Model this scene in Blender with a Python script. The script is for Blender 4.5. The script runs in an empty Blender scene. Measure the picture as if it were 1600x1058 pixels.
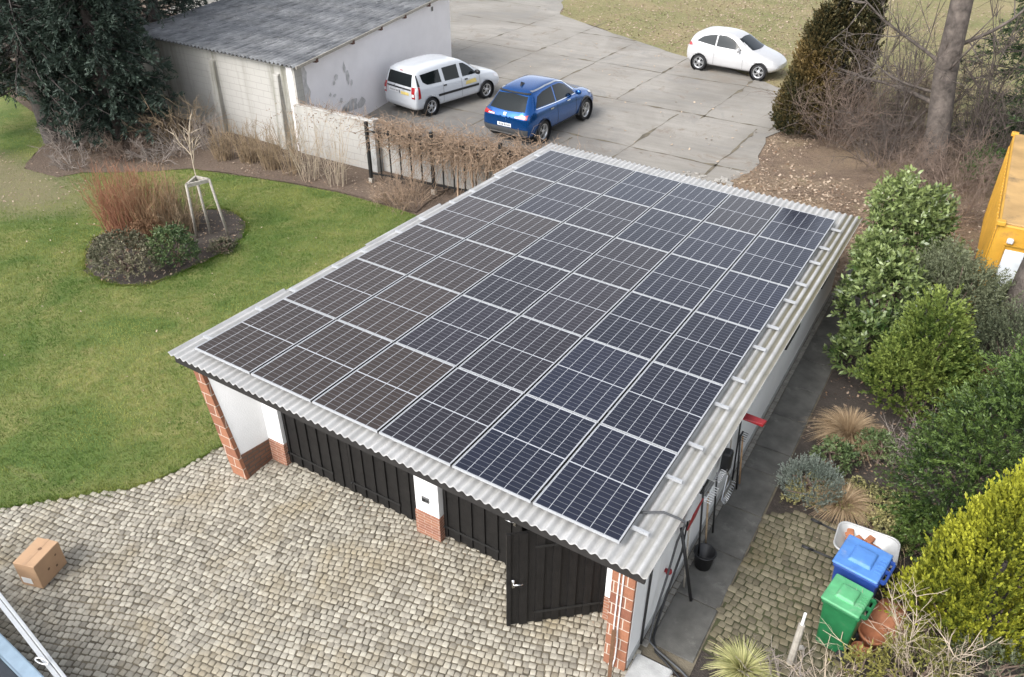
import bpy, bmesh, math, random
import numpy as np
from mathutils import Vector, Matrix
from mathutils.bvhtree import BVHTree

sc = bpy.context.scene
COL = sc.collection
PI = math.pi
# ------------------------------------------------------------------ camera, sky, sun, exposure
cam = bpy.data.cameras.new('camera')
cam.sensor_width = 36.0
cam.lens = 36.0 * 1256.44 / 1600
cam.clip_end = 2000
camo = bpy.data.objects.new('camera', cam)
COL.objects.link(camo)
camo.matrix_world = (Matrix.Translation((9.2022, -6.0382, 9.0882)) @ Matrix.Rotation(0.54344, 4, 'Z')
                     @ Matrix.Rotation(0.98619, 4, 'X') @ Matrix.Rotation(0.00239, 4, 'Z'))
sc.camera = camo

SUN_AZ = math.atan2(-0.32, -0.95)      # direction towards the sun, compass from +y to +x
SUN_EL = math.radians(44)
w = bpy.data.worlds.new('World')
sc.world = w
w.use_nodes = True
nt = w.node_tree
sky = nt.nodes.new('ShaderNodeTexSky')
sky.sky_type = 'NISHITA'
sky.sun_disc = False
sky.sun_elevation = SUN_EL
sky.sun_rotation = SUN_AZ
sky.air_density = 1.0
sky.dust_density = 3.0
sky.ozone_density = 1.0
bg = nt.nodes['Background']
bg.inputs[1].default_value = 0.15
# thin cloud cover: the sky colour is mixed towards grey-white where noise makes cloud
tcw = nt.nodes.new('ShaderNodeTexCoord')
nzw = nt.nodes.new('ShaderNodeTexNoise'); nzw.inputs['Scale'].default_value = 2.2; nzw.inputs['Detail'].default_value = 6; nzw.inputs['Roughness'].default_value = 0.6
nt.links.new(tcw.outputs['Generated'], nzw.inputs['Vector'])
rw = nt.nodes.new('ShaderNodeMapRange'); rw.inputs[1].default_value = 0.35; rw.inputs[2].default_value = 0.65; rw.inputs[3].default_value = 0.62; rw.inputs[4].default_value = 0.95
nt.links.new(nzw.outputs['Fac'], rw.inputs[0])
bww = nt.nodes.new('ShaderNodeRGBToBW'); nt.links.new(sky.outputs[0], bww.inputs[0])
clw = nt.nodes.new('ShaderNodeMix'); clw.data_type = 'RGBA'; clw.blend_type = 'MULTIPLY'; clw.inputs[0].default_value = 1.0
nt.links.new(bww.outputs[0], clw.inputs[6]); clw.inputs[7].default_value = (1.20, 1.23, 1.28, 1)
mxw = nt.nodes.new('ShaderNodeMix'); mxw.data_type = 'RGBA'
nt.links.new(rw.outputs[0], mxw.inputs[0]); nt.links.new(sky.outputs[0], mxw.inputs[6]); nt.links.new(clw.outputs[2], mxw.inputs[7])
nt.links.new(mxw.outputs[2], bg.inputs[0])
sun = bpy.data.lights.new('sun', 'SUN')
sun.energy = 0.8
sun.angle = math.radians(24)
sun.color = (1.0, 0.93, 0.84)
so = bpy.data.objects.new('sun', sun)
COL.objects.link(so)
sd = Vector((math.sin(SUN_AZ) * math.cos(SUN_EL), math.cos(SUN_AZ) * math.cos(SUN_EL), math.sin(SUN_EL)))
so.rotation_euler = sd.to_track_quat('Z', 'Y').to_euler()
so.location = sd * 60
sc.view_settings.view_transform = 'Standard'
sc.view_settings.look = 'None'
sc.view_settings.exposure = 1.3
sc.view_settings.gamma = 1.0

# ------------------------------------------------------------------ materials
def nodes_of(name):
    m = bpy.data.materials.new(name)
    m.use_nodes = True
    t = m.node_tree
    return m, t, t.nodes['Principled BSDF']

def N(t, kind, **kw):
    n = t.nodes.new(kind)
    for k, v in kw.items():
        if isinstance(k, str) and hasattr(n, k):
            setattr(n, k, v)
    return n

def c4(c):
    return (c[0], c[1], c[2], 1.0)

def noise(t, co, scale, detail=4, rough=0.6, dist=0.0):
    n = N(t, 'ShaderNodeTexNoise')
    n.inputs['Scale'].default_value = scale
    n.inputs['Detail'].default_value = detail
    n.inputs['Roughness'].default_value = rough
    n.inputs['Distortion'].default_value = dist
    t.links.new(co, n.inputs['Vector'])
    return n.outputs['Fac']

def ramp(t, fac, p0, p1, c0=(0, 0, 0), c1=(1, 1, 1)):
    r = N(t, 'ShaderNodeValToRGB')
    e = r.color_ramp.elements
    e[0].position = p0; e[1].position = p1
    e[0].color = c4(c0); e[1].color = c4(c1)
    t.links.new(fac, r.inputs[0])
    return r.outputs[0]

def mix(t, fac, a, b, mode='MIX'):
    m = N(t, 'ShaderNodeMix', data_type='RGBA', blend_type=mode)
    for sock, v in ((m.inputs[0], fac), (m.inputs[6], a), (m.inputs[7], b)):
        if isinstance(v, (int, float)):
            sock.default_value = v
        elif isinstance(v, tuple):
            sock.default_value = c4(v)
        else:
            t.links.new(v, sock)
    return m.outputs[2]

def math_n(t, op, a, b=0.0, c=None):
    m = N(t, 'ShaderNodeMath', operation=op)
    for i, v in enumerate((a, b) if c is None else (a, b, c)):
        if isinstance(v, (int, float)):
            m.inputs[i].default_value = v
        else:
            t.links.new(v, m.inputs[i])
    return m.outputs[0]

def bump(t, b, h, strength, dist=0.02):
    bn = N(t, 'ShaderNodeBump')
    bn.inputs['Strength'].default_value = strength
    bn.inputs['Distance'].default_value = dist
    t.links.new(h, bn.inputs['Height'])
    t.links.new(bn.outputs[0], b.inputs['Normal'])

def coords(t, scale=(1, 1, 1), rot=(0, 0, 0)):
    g = N(t, 'ShaderNodeNewGeometry')
    if scale == (1, 1, 1) and rot == (0, 0, 0):
        return g.outputs['Position']
    mp = N(t, 'ShaderNodeMapping')
    mp.inputs['Scale'].default_value = scale
    mp.inputs['Rotation'].default_value = rot
    t.links.new(g.outputs['Position'], mp.inputs['Vector'])
    return mp.outputs[0]

def obj_coords(t):
    return N(t, 'ShaderNodeTexCoord').outputs['Object']

def simple(name, col, rough=0.6, metal=0.0, var=0.12, scale=6.0, bmp=0.0, bscale=60.0, coat=0.0, dirt=None, spec=0.5):
    """plain material with a little uneven tone, optional dirt blotches (colour, amount, scale) and bump"""
    m, t, b = nodes_of(name)
    co = obj_coords(t)
    f = noise(t, co, scale, 5)
    lo = tuple(max(0, x * (1 - var)) for x in col); hi = tuple(min(1, x * (1 + var)) for x in col)
    c = ramp(t, f, 0.3, 0.7, lo, hi)
    if dirt:
        d = ramp(t, noise(t, co, dirt[2], 6, 0.7), 0.62 - dirt[1] * 0.3, 0.75, (0, 0, 0), (1, 1, 1))
        c = mix(t, d, c, dirt[0])
    t.links.new(c, b.inputs['Base Color'])
    b.inputs['Roughness'].default_value = rough
    b.inputs['Metallic'].default_value = metal
    b.inputs['Coat Weight'].default_value = coat
    b.inputs['Coat Roughness'].default_value = 0.06
    b.inputs['Specular IOR Level'].default_value = spec
    if bmp:
        bump(t, b, noise(t, co, bscale, 4), bmp)
    return m

def leafmat(name, col, col2=None, rough=0.55, transl=0.25, spec=0.4):
    """leaf colour times the per-leaf tint, between two natural tones"""
    m, t, b = nodes_of(name)
    a = N(t, 'ShaderNodeAttribute', attribute_name='tint')
    col2 = col2 or tuple(x * 1.7 for x in col)
    c = mix(t, a.outputs['Fac'], col, col2)
    t.links.new(c, b.inputs['Base Color'])
    b.inputs['Roughness'].default_value = rough
    b.inputs['Specular IOR Level'].default_value = spec
    if transl:
        tr = N(t, 'ShaderNodeBsdfTranslucent')
        t.links.new(c, tr.inputs['Color'])
        mx = N(t, 'ShaderNodeMixShader')
        mx.inputs[0].default_value = transl
        t.links.new(b.outputs[0], mx.inputs[1]); t.links.new(tr.outputs[0], mx.inputs[2])
        t.links.new(mx.outputs[0], t.nodes['Material Output'].inputs[0])
    return m

M = {}
# lawn
m, t, b = nodes_of('lawn'); co = coords(t)
f1 = noise(t, co, 0.55, 5, 0.6, 0.6); f2 = noise(t, co, 5, 5, 0.7); f3 = noise(t, co, 45, 3)
c = ramp(t, f1, 0.40, 0.62, (0.085, 0.150, 0.024), (0.30, 0.28, 0.095))
c = mix(t, ramp(t, f2, 0.35, 0.7), c, (0.14, 0.20, 0.038))
c = mix(t, ramp(t, noise(t, co, 1.3, 5, 0.7, 1.0), 0.62, 0.78), c, (0.27, 0.24, 0.105))
c = mix(t, 0.55, c, ramp(t, f3, 0.3, 0.7, (0.35, 0.35, 0.35), (1.0, 1.0, 1.0)), 'MULTIPLY')
sl = N(t, 'ShaderNodeSeparateXYZ'); t.links.new(co, sl.inputs[0])     # worn ground by the spruces
wx_ = math_n(t, 'DIVIDE', math_n(t, 'ADD', sl.outputs[0], 15.0), 4.2); wy_ = math_n(t, 'DIVIDE', math_n(t, 'SUBTRACT', sl.outputs[1], 5.0), 1.9)
wd_ = math_n(t, 'ADD', math_n(t, 'ADD', math_n(t, 'MULTIPLY', wx_, wx_), math_n(t, 'MULTIPLY', wy_, wy_)), noise(t, co, 1.1, 5, 0.7))
wm_ = N(t, 'ShaderNodeMapRange'); t.links.new(wd_, wm_.inputs[0]); wm_.inputs[1].default_value = 0.7; wm_.inputs[2].default_value = 1.7; wm_.inputs[3].default_value = 0.8; wm_.inputs[4].default_value = 0.0
c = mix(t, wm_.outputs[0], c, (0.20, 0.165, 0.095))
t.links.new(c, b.inputs['Base Color']); b.inputs['Roughness'].default_value = 0.9
bump(t, b, f3, 0.8, 0.05); M['lawn'] = m
M['grass'] = leafmat('grass_blades', (0.058, 0.122, 0.014), (0.40, 0.39, 0.115), 0.7, 0.2, 0.2)
# ground: leaf mould and soil
m, t, b = nodes_of('ground'); co = coords(t)
c = ramp(t, noise(t, co, 0.25, 6, 0.65), 0.35, 0.65, (0.085, 0.062, 0.045), (0.17, 0.125, 0.09))
c = mix(t, ramp(t, noise(t, co, 14, 5, 0.75), 0.4, 0.72), c, (0.24, 0.17, 0.125))
c = mix(t, ramp(t, noise(t, co, 30, 3, 0.7), 0.58, 0.66), c, (0.05, 0.036, 0.027))
t.links.new(c, b.inputs['Base Color']); b.inputs['Roughness'].default_value = 0.95
bump(t, b, noise(t, co, 18, 6, 0.8), 1.0, 0.08); M['ground'] = m
# dark garden soil
m, t, b = nodes_of('soil'); co = coords(t)
c = ramp(t, noise(t, co, 1.2, 6, 0.7), 0.35, 0.7, (0.048, 0.038, 0.032), (0.10, 0.082, 0.068))
c = mix(t, ramp(t, noise(t, co, 28, 4, 0.8), 0.55, 0.75), c, (0.16, 0.125, 0.10))
t.links.new(c, b.inputs['Base Color']); b.inputs['Roughness'].default_value = 0.95
bump(t, b, noise(t, co, 30, 5, 0.8), 0.9, 0.06); M['soil'] = m
# far grass with dead leaves
m, t, b = nodes_of('far_grass'); co = coords(t)
c = ramp(t, noise(t, co, 0.3, 5, 0.65, 0.5), 0.35, 0.66, (0.15, 0.155, 0.05), (0.25, 0.20, 0.10))
c = mix(t, ramp(t, noise(t, co, 9, 5, 0.8), 0.52, 0.66), c, (0.33, 0.27, 0.15))
c = mix(t, ramp(t, noise(t, co, 12, 4, 0.7), 0.6, 0.75), c, (0.10, 0.10, 0.04))
t.links.new(c, b.inputs['Base Color']); b.inputs['Roughness'].default_value = 0.95
bump(t, b, noise(t, co, 14, 5, 0.8), 0.8, 0.06); M['far_grass'] = m
# yard concrete with stains
m, t, b = nodes_of('yard_concrete'); co = coords(t)
c = ramp(t, noise(t, co, 0.22, 6, 0.6, 0.8), 0.35, 0.68, (0.255, 0.235, 0.205), (0.385, 0.358, 0.318))
c = mix(t, 0.6, c, ramp(t, noise(t, coords(t, (0.35, 3.0, 1), (0, 0, 0.1)), 1.2, 6, 0.65), 0.3, 0.7, (0.66, 0.65, 0.63), (1, 1, 1)), 'MULTIPLY')
c = mix(t, 0.5, c, ramp(t, noise(t, co, 22, 6, 0.8), 0.3, 0.75, (0.6, 0.6, 0.6), (1, 1, 1)), 'MULTIPLY')
c = mix(t, ramp(t, noise(t, co, 0.8, 6, 0.8, 1.2), 0.55, 0.70), c, (0.185, 0.145, 0.108))
c = mix(t, ramp(t, noise(t, coords(t, (1, 1, 1), (0, 0, 0.7)), 0.28, 7, 0.75, 1.5), 0.52, 0.62, (0, 0, 0), (.6, .6, .6)), c, (0.20, 0.19, 0.175))
sxy = N(t, 'ShaderNodeSeparateXYZ'); t.links.new(co, sxy.inputs[0])     # car shade and moisture painted dark into the parking area by the shed
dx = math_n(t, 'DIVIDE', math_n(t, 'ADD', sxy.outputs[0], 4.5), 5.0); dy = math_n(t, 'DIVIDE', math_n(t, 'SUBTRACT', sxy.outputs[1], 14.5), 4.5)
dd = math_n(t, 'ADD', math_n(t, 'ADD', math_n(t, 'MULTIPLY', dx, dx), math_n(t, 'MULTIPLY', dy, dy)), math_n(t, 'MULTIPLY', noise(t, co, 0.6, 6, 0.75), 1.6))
shade_damp = N(t, 'ShaderNodeMapRange'); t.links.new(dd, shade_damp.inputs[0]); shade_damp.inputs[1].default_value = 1.0; shade_damp.inputs[2].default_value = 2.0; shade_damp.inputs[3].default_value = 0.72; shade_damp.inputs[4].default_value = 0.0
c = mix(t, shade_damp.outputs[0], c, (0.115, 0.11, 0.105))
t.links.new(c, b.inputs['Base Color']); b.inputs['Roughness'].default_value = 0.85
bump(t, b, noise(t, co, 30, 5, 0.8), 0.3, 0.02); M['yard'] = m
M['joint'] = simple('joint_soil', (0.125, 0.106, 0.075), 0.95, var=0.45, scale=3, bmp=0.6, bscale=40)
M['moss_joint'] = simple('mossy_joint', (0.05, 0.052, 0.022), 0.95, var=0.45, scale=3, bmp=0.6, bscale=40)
M['path'] = simple('path_concrete', (0.086, 0.083, 0.075), 0.9, var=0.35, scale=3.0, bmp=0.25, bscale=70, dirt=((0.17, 0.165, 0.15), 0.14, 2.5))
M['gutter'] = simple('kerb_stone', (0.2, 0.19, 0.17), 0.9, var=0.3, scale=8, bmp=0.4)
# setts: own tone per stone
def sett_mat(name, lo, hi, moss):
    m, t, b = nodes_of(name)
    co = coords(t)
    a = N(t, 'ShaderNodeAttribute', attribute_name='tint')
    c = ramp(t, a.outputs['Fac'], 0.0, 1.0, lo, hi)
    c = mix(t, 0.55, c, ramp(t, noise(t, co, 38, 5, 0.75), 0.3, 0.7, (0.6, 0.58, 0.55), (1.08, 1.06, 1.04)), 'MULTIPLY')
    c = mix(t, ramp(t, noise(t, co, 0.9, 5, 0.7, 0.6), 0.5, 0.75), c, moss)
    t.links.new(c, b.inputs['Base Color']); b.inputs['Roughness'].default_value = 0.8
    bump(t, b, noise(t, co, 90, 4, 0.7), 0.35, 0.01)
    return m
M['sett'] = sett_mat('setts', (0.23, 0.21, 0.17), (0.44, 0.41, 0.34), (0.29, 0.24, 0.155))
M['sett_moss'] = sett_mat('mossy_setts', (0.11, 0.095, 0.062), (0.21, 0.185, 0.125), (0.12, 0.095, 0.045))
# walls
def wallmat(name, col, streak, amount, bricks=None, stains=None):
    m, t, b = nodes_of(name)
    co = coords(t)
    c = ramp(t, noise(t, co, 1.5, 6, 0.6), 0.3, 0.7, tuple(x * 0.92 for x in col), col)
    s = noise(t, coords(t, (2.6, 2.6, 0.16)), 1.6, 7, 0.72)
    c = mix(t, ramp(t, s, 0.66 - amount * 0.28, 0.82), c, streak)
    if stains:
        sq = N(t, 'ShaderNodeSeparateXYZ'); t.links.new(co, sq.inputs[0])
        tot = 0.0
        for (xc, wd, amt) in stains:
            mr = N(t, 'ShaderNodeMapRange', interpolation_type='SMOOTHSTEP'); t.links.new(math_n(t, 'ABSOLUTE', math_n(t, 'SUBTRACT', sq.outputs[0], xc)), mr.inputs[0])
            mr.inputs[1].default_value = 0.0; mr.inputs[2].default_value = wd; mr.inputs[3].default_value = amt; mr.inputs[4].default_value = 0.0
            tot = math_n(t, 'ADD', mr.outputs[0], tot)
        sn = N(t, 'ShaderNodeRGBToBW'); t.links.new(ramp(t, noise(t, coords(t, (4, 4, 0.25)), 2.2, 7, 0.75), 0.32, 0.62), sn.inputs[0])
        c = mix(t, math_n(t, 'MULTIPLY', tot, sn.outputs[0]), c, (0.13, 0.125, 0.085))
    h = noise(t, co, 60, 4)
    if bricks:
        sx = N(t, 'ShaderNodeSeparateXYZ'); t.links.new(co, sx.inputs[0])
        cb = N(t, 'ShaderNodeCombineXYZ')
        t.links.new(math_n(t, 'ADD', sx.outputs[0], sx.outputs[1]), cb.inputs[0]); t.links.new(sx.outputs[2], cb.inputs[1])
        br = N(t, 'ShaderNodeTexBrick')
        br.inputs['Scale'].default_value = 1.0
        br.inputs['Brick Width'].default_value = bricks[0]; br.inputs['Row Height'].default_value = bricks[1]
        br.inputs['Mortar Size'].default_value = 0.008; br.inputs['Mortar Smooth'].default_value = 0.5
        t.links.new(cb.outputs[0], br.inputs['Vector'])
        c = mix(t, math_n(t, 'MULTIPLY', br.outputs['Fac'], 0.45), c, tuple(x * 0.5 for x in col))
        h = math_n(t, 'SUBTRACT', math_n(t, 'MULTIPLY', h, 0.3), br.outputs['Fac'])
    t.links.new(c, b.inputs['Base Color']); b.inputs['Roughness'].default_value = 0.85
    bump(t, b, h, 0.5, 0.012)
    return m
M['white_render'] = wallmat('white_render', (0.80, 0.795, 0.785), (0.56, 0.55, 0.52), 0.2)
M['shed_side'] = wallmat('painted_block', (0.43, 0.415, 0.385), (0.22, 0.205, 0.175), 0.40, (0.5, 0.21), [(-9.95, .28, .9), (-9.45, .3, 1.0), (-12.6, .32, .75), (-15.4, .9, .8), (-14.6, .3, .5), (-11.2, .25, .3), (-8.9, .2, .3)])
M['shed_gable'] = wallmat('gable_render', (0.84, 0.805, 0.805), (0.62, 0.60, 0.60), 0.08)
M['grey_patch'] = simple('bare_render', (0.52, 0.505, 0.495), 0.9, var=0.25, scale=6, bmp=0.5)
M['plinth_grey'] = simple('plinth_render', (0.36, 0.36, 0.35), 0.9, var=0.2, scale=5, bmp=0.3)
# brick
def brickmat(name, c1, c2, mortar, bw, rh, ms):
    m, t, b = nodes_of(name)
    co = coords(t)
    sx = N(t, 'ShaderNodeSeparateXYZ'); t.links.new(co, sx.inputs[0])
    cb = N(t, 'ShaderNodeCombineXYZ')
    t.links.new(math_n(t, 'ADD', sx.outputs[0], sx.outputs[1]), cb.inputs[0]); t.links.new(sx.outputs[2], cb.inputs[1])
    br = N(t, 'ShaderNodeTexBrick')
    br.inputs['Scale'].default_value = 1.0
    br.inputs['Brick Width'].default_value = bw; br.inputs['Row Height'].default_value = rh
    br.inputs['Mortar Size'].default_value = ms; br.inputs['Mortar Smooth'].default_value = 0.2
    br.inputs['Color1'].default_value = c4(c1); br.inputs['Color2'].default_value = c4(c2); br.inputs['Mortar'].default_value = c4(mortar)
    t.links.new(cb.outputs[0], br.inputs['Vector'])
    c = mix(t, 0.5, br.outputs['Color'], ramp(t, noise(t, co, 18, 5, 0.7), 0.3, 0.7, (0.6, 0.6, 0.6), (1.1, 1.1, 1.1)), 'MULTIPLY')
    t.links.new(c, b.inputs['Base Color']); b.inputs['Roughness'].default_value = 0.75
    bump(t, b, math_n(t, 'SUBTRACT', noise(t, co, 50, 3), br.outputs['Fac']), 0.6, 0.012)
    return m
M['brick'] = brickmat('clinker_brick', (0.35, 0.15, 0.08), (0.22, 0.085, 0.05), (0.55, 0.46, 0.38), 0.33, 0.195, 0.008)
M['brick_low'] = brickmat('plinth_brick', (0.34, 0.15, 0.085), (0.25, 0.10, 0.06), (0.42, 0.30, 0.24), 0.25, 0.055, 0.007)
M['brick_dark'] = brickmat('plinth_brick_dark', (0.20, 0.10, 0.06), (0.14, 0.07, 0.045), (0.10, 0.075, 0.06), 0.25, 0.075, 0.012)
# corrugated fibre cement, moss on the garden side of the roof
m, t, b = nodes_of('roof_sheet'); co = coords(t)
sx = N(t, 'ShaderNodeSeparateXYZ'); t.links.new(co, sx.inputs[0])
c = ramp(t, noise(t, co, 2.5, 6, 0.65), 0.3, 0.7, (0.38, 0.375, 0.365), (0.52, 0.515, 0.505))
c = mix(t, 0.5, c, ramp(t, noise(t, coords(t, (5, 0.5, 1)), 3, 6, 0.7), 0.3, 0.7, (0.6, 0.59, 0.57), (1, 1, 1)), 'MULTIPLY')
edge = N(t, 'ShaderNodeMapRange'); t.links.new(sx.outputs[0], edge.inputs[0])
edge.inputs[1].default_value = 6.95; edge.inputs[2].default_value = 7.12
yy = N(t, 'ShaderNodeMapRange'); t.links.new(sx.outputs[1], yy.inputs[0])
yy.inputs[1].default_value = 0.5; yy.inputs[2].default_value = 7.0; yy.inputs[3].default_value = 0.3; yy.inputs[4].default_value = 0.95
mo = ramp(t, noise(t, coords(t, (3, 0.6, 1)), 2.5, 7, 0.75), 0.14, 0.42)
g = N(t, 'ShaderNodeRGBToBW'); t.links.new(mo, g.inputs[0])
fac = math_n(t, 'MULTIPLY', math_n(t, 'MULTIPLY', g.outputs[0], edge.outputs[0]), yy.outputs[0])
val = math_n(t, 'COSINE', math_n(t, 'MULTIPLY', math_n(t, 'ADD', sx.outputs[0], 0.36), 2 * PI / 0.13))
vm = N(t, 'ShaderNodeMapRange'); t.links.new(val, vm.inputs[0]); vm.inputs[1].default_value = 0.55; vm.inputs[2].default_value = -0.4; vm.inputs[3].default_value = 0.05; vm.inputs[4].default_value = 1.0
c = mix(t, math_n(t, 'MULTIPLY', fac, vm.outputs[0]), c, (0.115, 0.10, 0.052))   # moss growing along the troughs
c = mix(t, ramp(t, noise(t, co, 25, 4, 0.7), 0.66, 0.72), c, (0.30, 0.285, 0.24))
t.links.new(c, b.inputs['Base Color']); b.inputs['Roughness'].default_value = 0.5
bump(t, b, noise(t, co, 90, 4), 0.2, 0.01); M['roof_sheet'] = m
# old dark corrugated roof of the shed
m, t, b = nodes_of('old_roof_sheet'); co = coords(t)
c = ramp(t, noise(t, coords(t, (5.6, 0.5, 1), (0, 0, -0.185)), 1.0, 7, 0.8), 0.36, 0.64, (0.075, 0.078, 0.083), (0.25, 0.255, 0.262))
c = mix(t, 0.5, c, ramp(t, noise(t, co, 1.2, 7, 0.7), 0.32, 0.7, (0.55, 0.55, 0.56), (1, 1, 1)), 'MULTIPLY')
c = mix(t, ramp(t, noise(t, co, 7, 6, 0.8), 0.6, 0.72), c, (0.4, 0.4, 0.39))
c = mix(t, ramp(t, noise(t, co, 3, 6, 0.7), 0.6, 0.75), c, (0.08, 0.078, 0.07))
t.links.new(c, b.inputs['Base Color']); b.inputs['Roughness'].default_value = 0.8
bump(t, b, noise(t, co, 40, 4), 0.3, 0.02); M['old_roof'] = m
m, t, b = nodes_of('earth'); co = coords(t)
c = ramp(t, noise(t, co, 0.55, 6, 0.7, 0.5), 0.36, 0.66, (0.17, 0.115, 0.08), (0.34, 0.25, 0.155))
c = mix(t, ramp(t, noise(t, co, 1.1, 5, 0.7), 0.6, 0.72), c, (0.22, 0.19, 0.09))
c = mix(t, ramp(t, noise(t, co, 16, 5, 0.8), 0.5, 0.72), c, (0.30, 0.21, 0.15))
c = mix(t, ramp(t, noise(t, co, 22, 3, 0.7), 0.58, 0.66), c, (0.075, 0.052, 0.036))
t.links.new(c, b.inputs['Base Color']); b.inputs['Roughness'].default_value = 0.95
bump(t, b, noise(t, co, 12, 6, 0.8), 1.0, 0.1); M['earth'] = m
M['black_wood'] = simple('black_boards', (0.0105, 0.0095, 0.009), 0.6, var=0.35, scale=9, bmp=0.2, bscale=40, spec=0.3)
M['black_metal'] = simple('black_iron', (0.02, 0.02, 0.02), 0.5, metal=0.3)
M['dark_wood'] = simple('dark_timber', (0.016, 0.014, 0.013), 0.8, var=0.3, scale=10)
M['brown_wood'] = simple('brown_timber', (0.12, 0.06, 0.03), 0.7, var=0.3, scale=14)
M['pale_wood'] = simple('weathered_timber', (0.34, 0.31, 0.265), 0.8, var=0.25, scale=14, bmp=0.3, bscale=40)
M['rafter'] = simple('rafter_timber', (0.10, 0.05, 0.035), 0.8)
M['alu'] = simple('aluminium', (0.44, 0.45, 0.46), 0.4, metal=0.3, var=0.06)
M['steel_handle'] = simple('steel', (0.6, 0.6, 0.6), 0.25, metal=1.0)
M['plastic_grey'] = simple('grey_plastic', (0.09, 0.09, 0.09), 0.5)
M['plastic_black'] = simple('black_plastic', (0.012, 0.012, 0.013), 0.45)
M['rubber'] = simple('rubber', (0.018, 0.018, 0.019), 0.75)
M['white_plastic'] = simple('white_plastic', (0.75, 0.75, 0.74), 0.4)
M['red_plastic'] = simple('red_plastic', (0.26, 0.014, 0.018), 0.4)
M['blue_bin'] = simple('blue_plastic', (0.016, 0.05, 0.22), 0.45, var=0.25, scale=5, dirt=((0.07, 0.08, 0.12), 0.12, 5))
M['blue_lid'] = simple('blue_lid_plastic', (0.07, 0.19, 0.47), 0.55, var=0.2, scale=5, dirt=((0.16, 0.24, 0.42), 0.2, 6))
M['green_bin'] = simple('green_plastic', (0.012, 0.12, 0.042), 0.45, var=0.25, scale=5, dirt=((0.05, 0.12, 0.06), 0.12, 5))
M['green_lid'] = simple('green_lid_plastic', (0.085, 0.32, 0.14), 0.55, var=0.2, scale=5, dirt=((0.17, 0.34, 0.2), 0.2, 6))
M['terracotta'] = simple('terracotta', (0.34, 0.135, 0.065), 0.8, var=0.25, scale=9, bmp=0.2)
M['barrow'] = simple('barrow_zinc', (0.44, 0.44, 0.43), 0.45, metal=0.3, var=0.15)
M['cardboard'] = simple('cardboard', (0.42, 0.265, 0.155), 0.85, var=0.08, scale=4)
M['carton_tape'] = simple('carton_tape', (0.40, 0.25, 0.145), 0.4)
M['carton_print'] = simple('carton_print', (0.16, 0.09, 0.05), 0.8)
M['yellow_steel'] = simple('yellow_paint', (0.54, 0.29, 0.035), 0.5, var=0.15, scale=3, dirt=((0.25, 0.13, 0.05), 0.1, 1.5))
M['yellow_roof'] = simple('weathered_yellow_roof', (0.40, 0.25, 0.10), 0.65, var=0.25, scale=1.5, dirt=((0.10, 0.075, 0.05), 0.12, 1.3))
M['white_panel'] = simple('white_panel_paint', (0.66, 0.69, 0.72), 0.5, dirt=((0.38, 0.37, 0.36), 0.05, 5))
M['trailer_blue'] = simple('grey_blue_paint', (0.25, 0.33, 0.40), 0.4, metal=0.2)
M['trailer_dark'] = simple('dark_tarpaulin', (0.02, 0.024, 0.03), 0.5, bmp=0.4, bscale=9)
M['bark'] = simple('bark', (0.085, 0.072, 0.066), 0.95, var=0.4, scale=9, bmp=1.0, bscale=22)
M['bark_grey'] = simple('grey_bark', (0.10, 0.083, 0.071), 0.95, var=0.55, scale=5, bmp=1.0, bscale=18)
M['twig_brown'] = simple('brown_twigs', (0.18, 0.13, 0.10), 0.9, var=0.3)
M['twig_dark'] = simple('dark_twigs', (0.10, 0.08, 0.068), 0.9, var=0.3)
M['twig_grey'] = simple('grey_twigs', (0.27, 0.23, 0.20), 0.9, var=0.3)
M['twig_straw'] = simple('straw_twigs', (0.29, 0.215, 0.135), 0.9, var=0.3)
M['twig_pale'] = simple('pale_twigs', (0.45, 0.37, 0.28), 0.9, var=0.25)
M['twig_vine'] = simple('vine_stems', (0.29, 0.205, 0.14), 0.9, var=0.35)
M['twig_red'] = simple('red_twigs', (0.30, 0.14, 0.08), 0.8, var=0.25)
M['twig_orange'] = simple('orange_twigs', (0.34, 0.215, 0.12), 0.8, var=0.25)
M['twig_bramble'] = simple('bramble_canes', (0.185, 0.135, 0.105), 0.9, var=0.3)
M['spruce'] = leafmat('spruce_needles', (0.013, 0.025, 0.017), (0.078, 0.11, 0.082), 0.6, 0.1)
M['dark_conifer'] = leafmat('dark_needles', (0.016, 0.038, 0.013), (0.075, 0.115, 0.04), 0.6, 0.12)
M['thuja_brown'] = leafmat('browning_scale_leaves', (0.022, 0.03, 0.011), (0.17, 0.115, 0.038), 0.7, 0.12)
M['laurel'] = leafmat('laurel_leaves', (0.036, 0.072, 0.016), (0.22, 0.27, 0.095), 0.33, 0.15, 0.6)
M['cypress'] = leafmat('cypress_sprays', (0.055, 0.095, 0.016), (0.23, 0.28, 0.06), 0.6, 0.2)
M['gold'] = leafmat('golden_sprays', (0.085, 0.115, 0.014), (0.47, 0.47, 0.045), 0.6, 0.25)
M['fir'] = leafmat('fir_needles', (0.02, 0.042, 0.009), (0.135, 0.20, 0.045), 0.5, 0.12)
M['juniper'] = leafmat('juniper_needles', (0.06, 0.075, 0.04), (0.19, 0.205, 0.115), 0.7, 0.15)
M['tan_grass'] = leafmat('dry_grass', (0.29, 0.20, 0.115), (0.56, 0.43, 0.28), 0.8, 0.25, 0.2)
M['sedge'] = leafmat('striped_sedge', (0.28, 0.30, 0.11), (0.74, 0.68, 0.36), 0.6, 0.25, 0.3)
M['lavender'] = leafmat('lavender_leaves', (0.085, 0.11, 0.085), (0.30, 0.335, 0.29), 0.8, 0.15, 0.2)
M['cover'] = leafmat('variegated_leaves', (0.055, 0.07, 0.025), (0.50, 0.45, 0.20), 0.6, 0.15)
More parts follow.
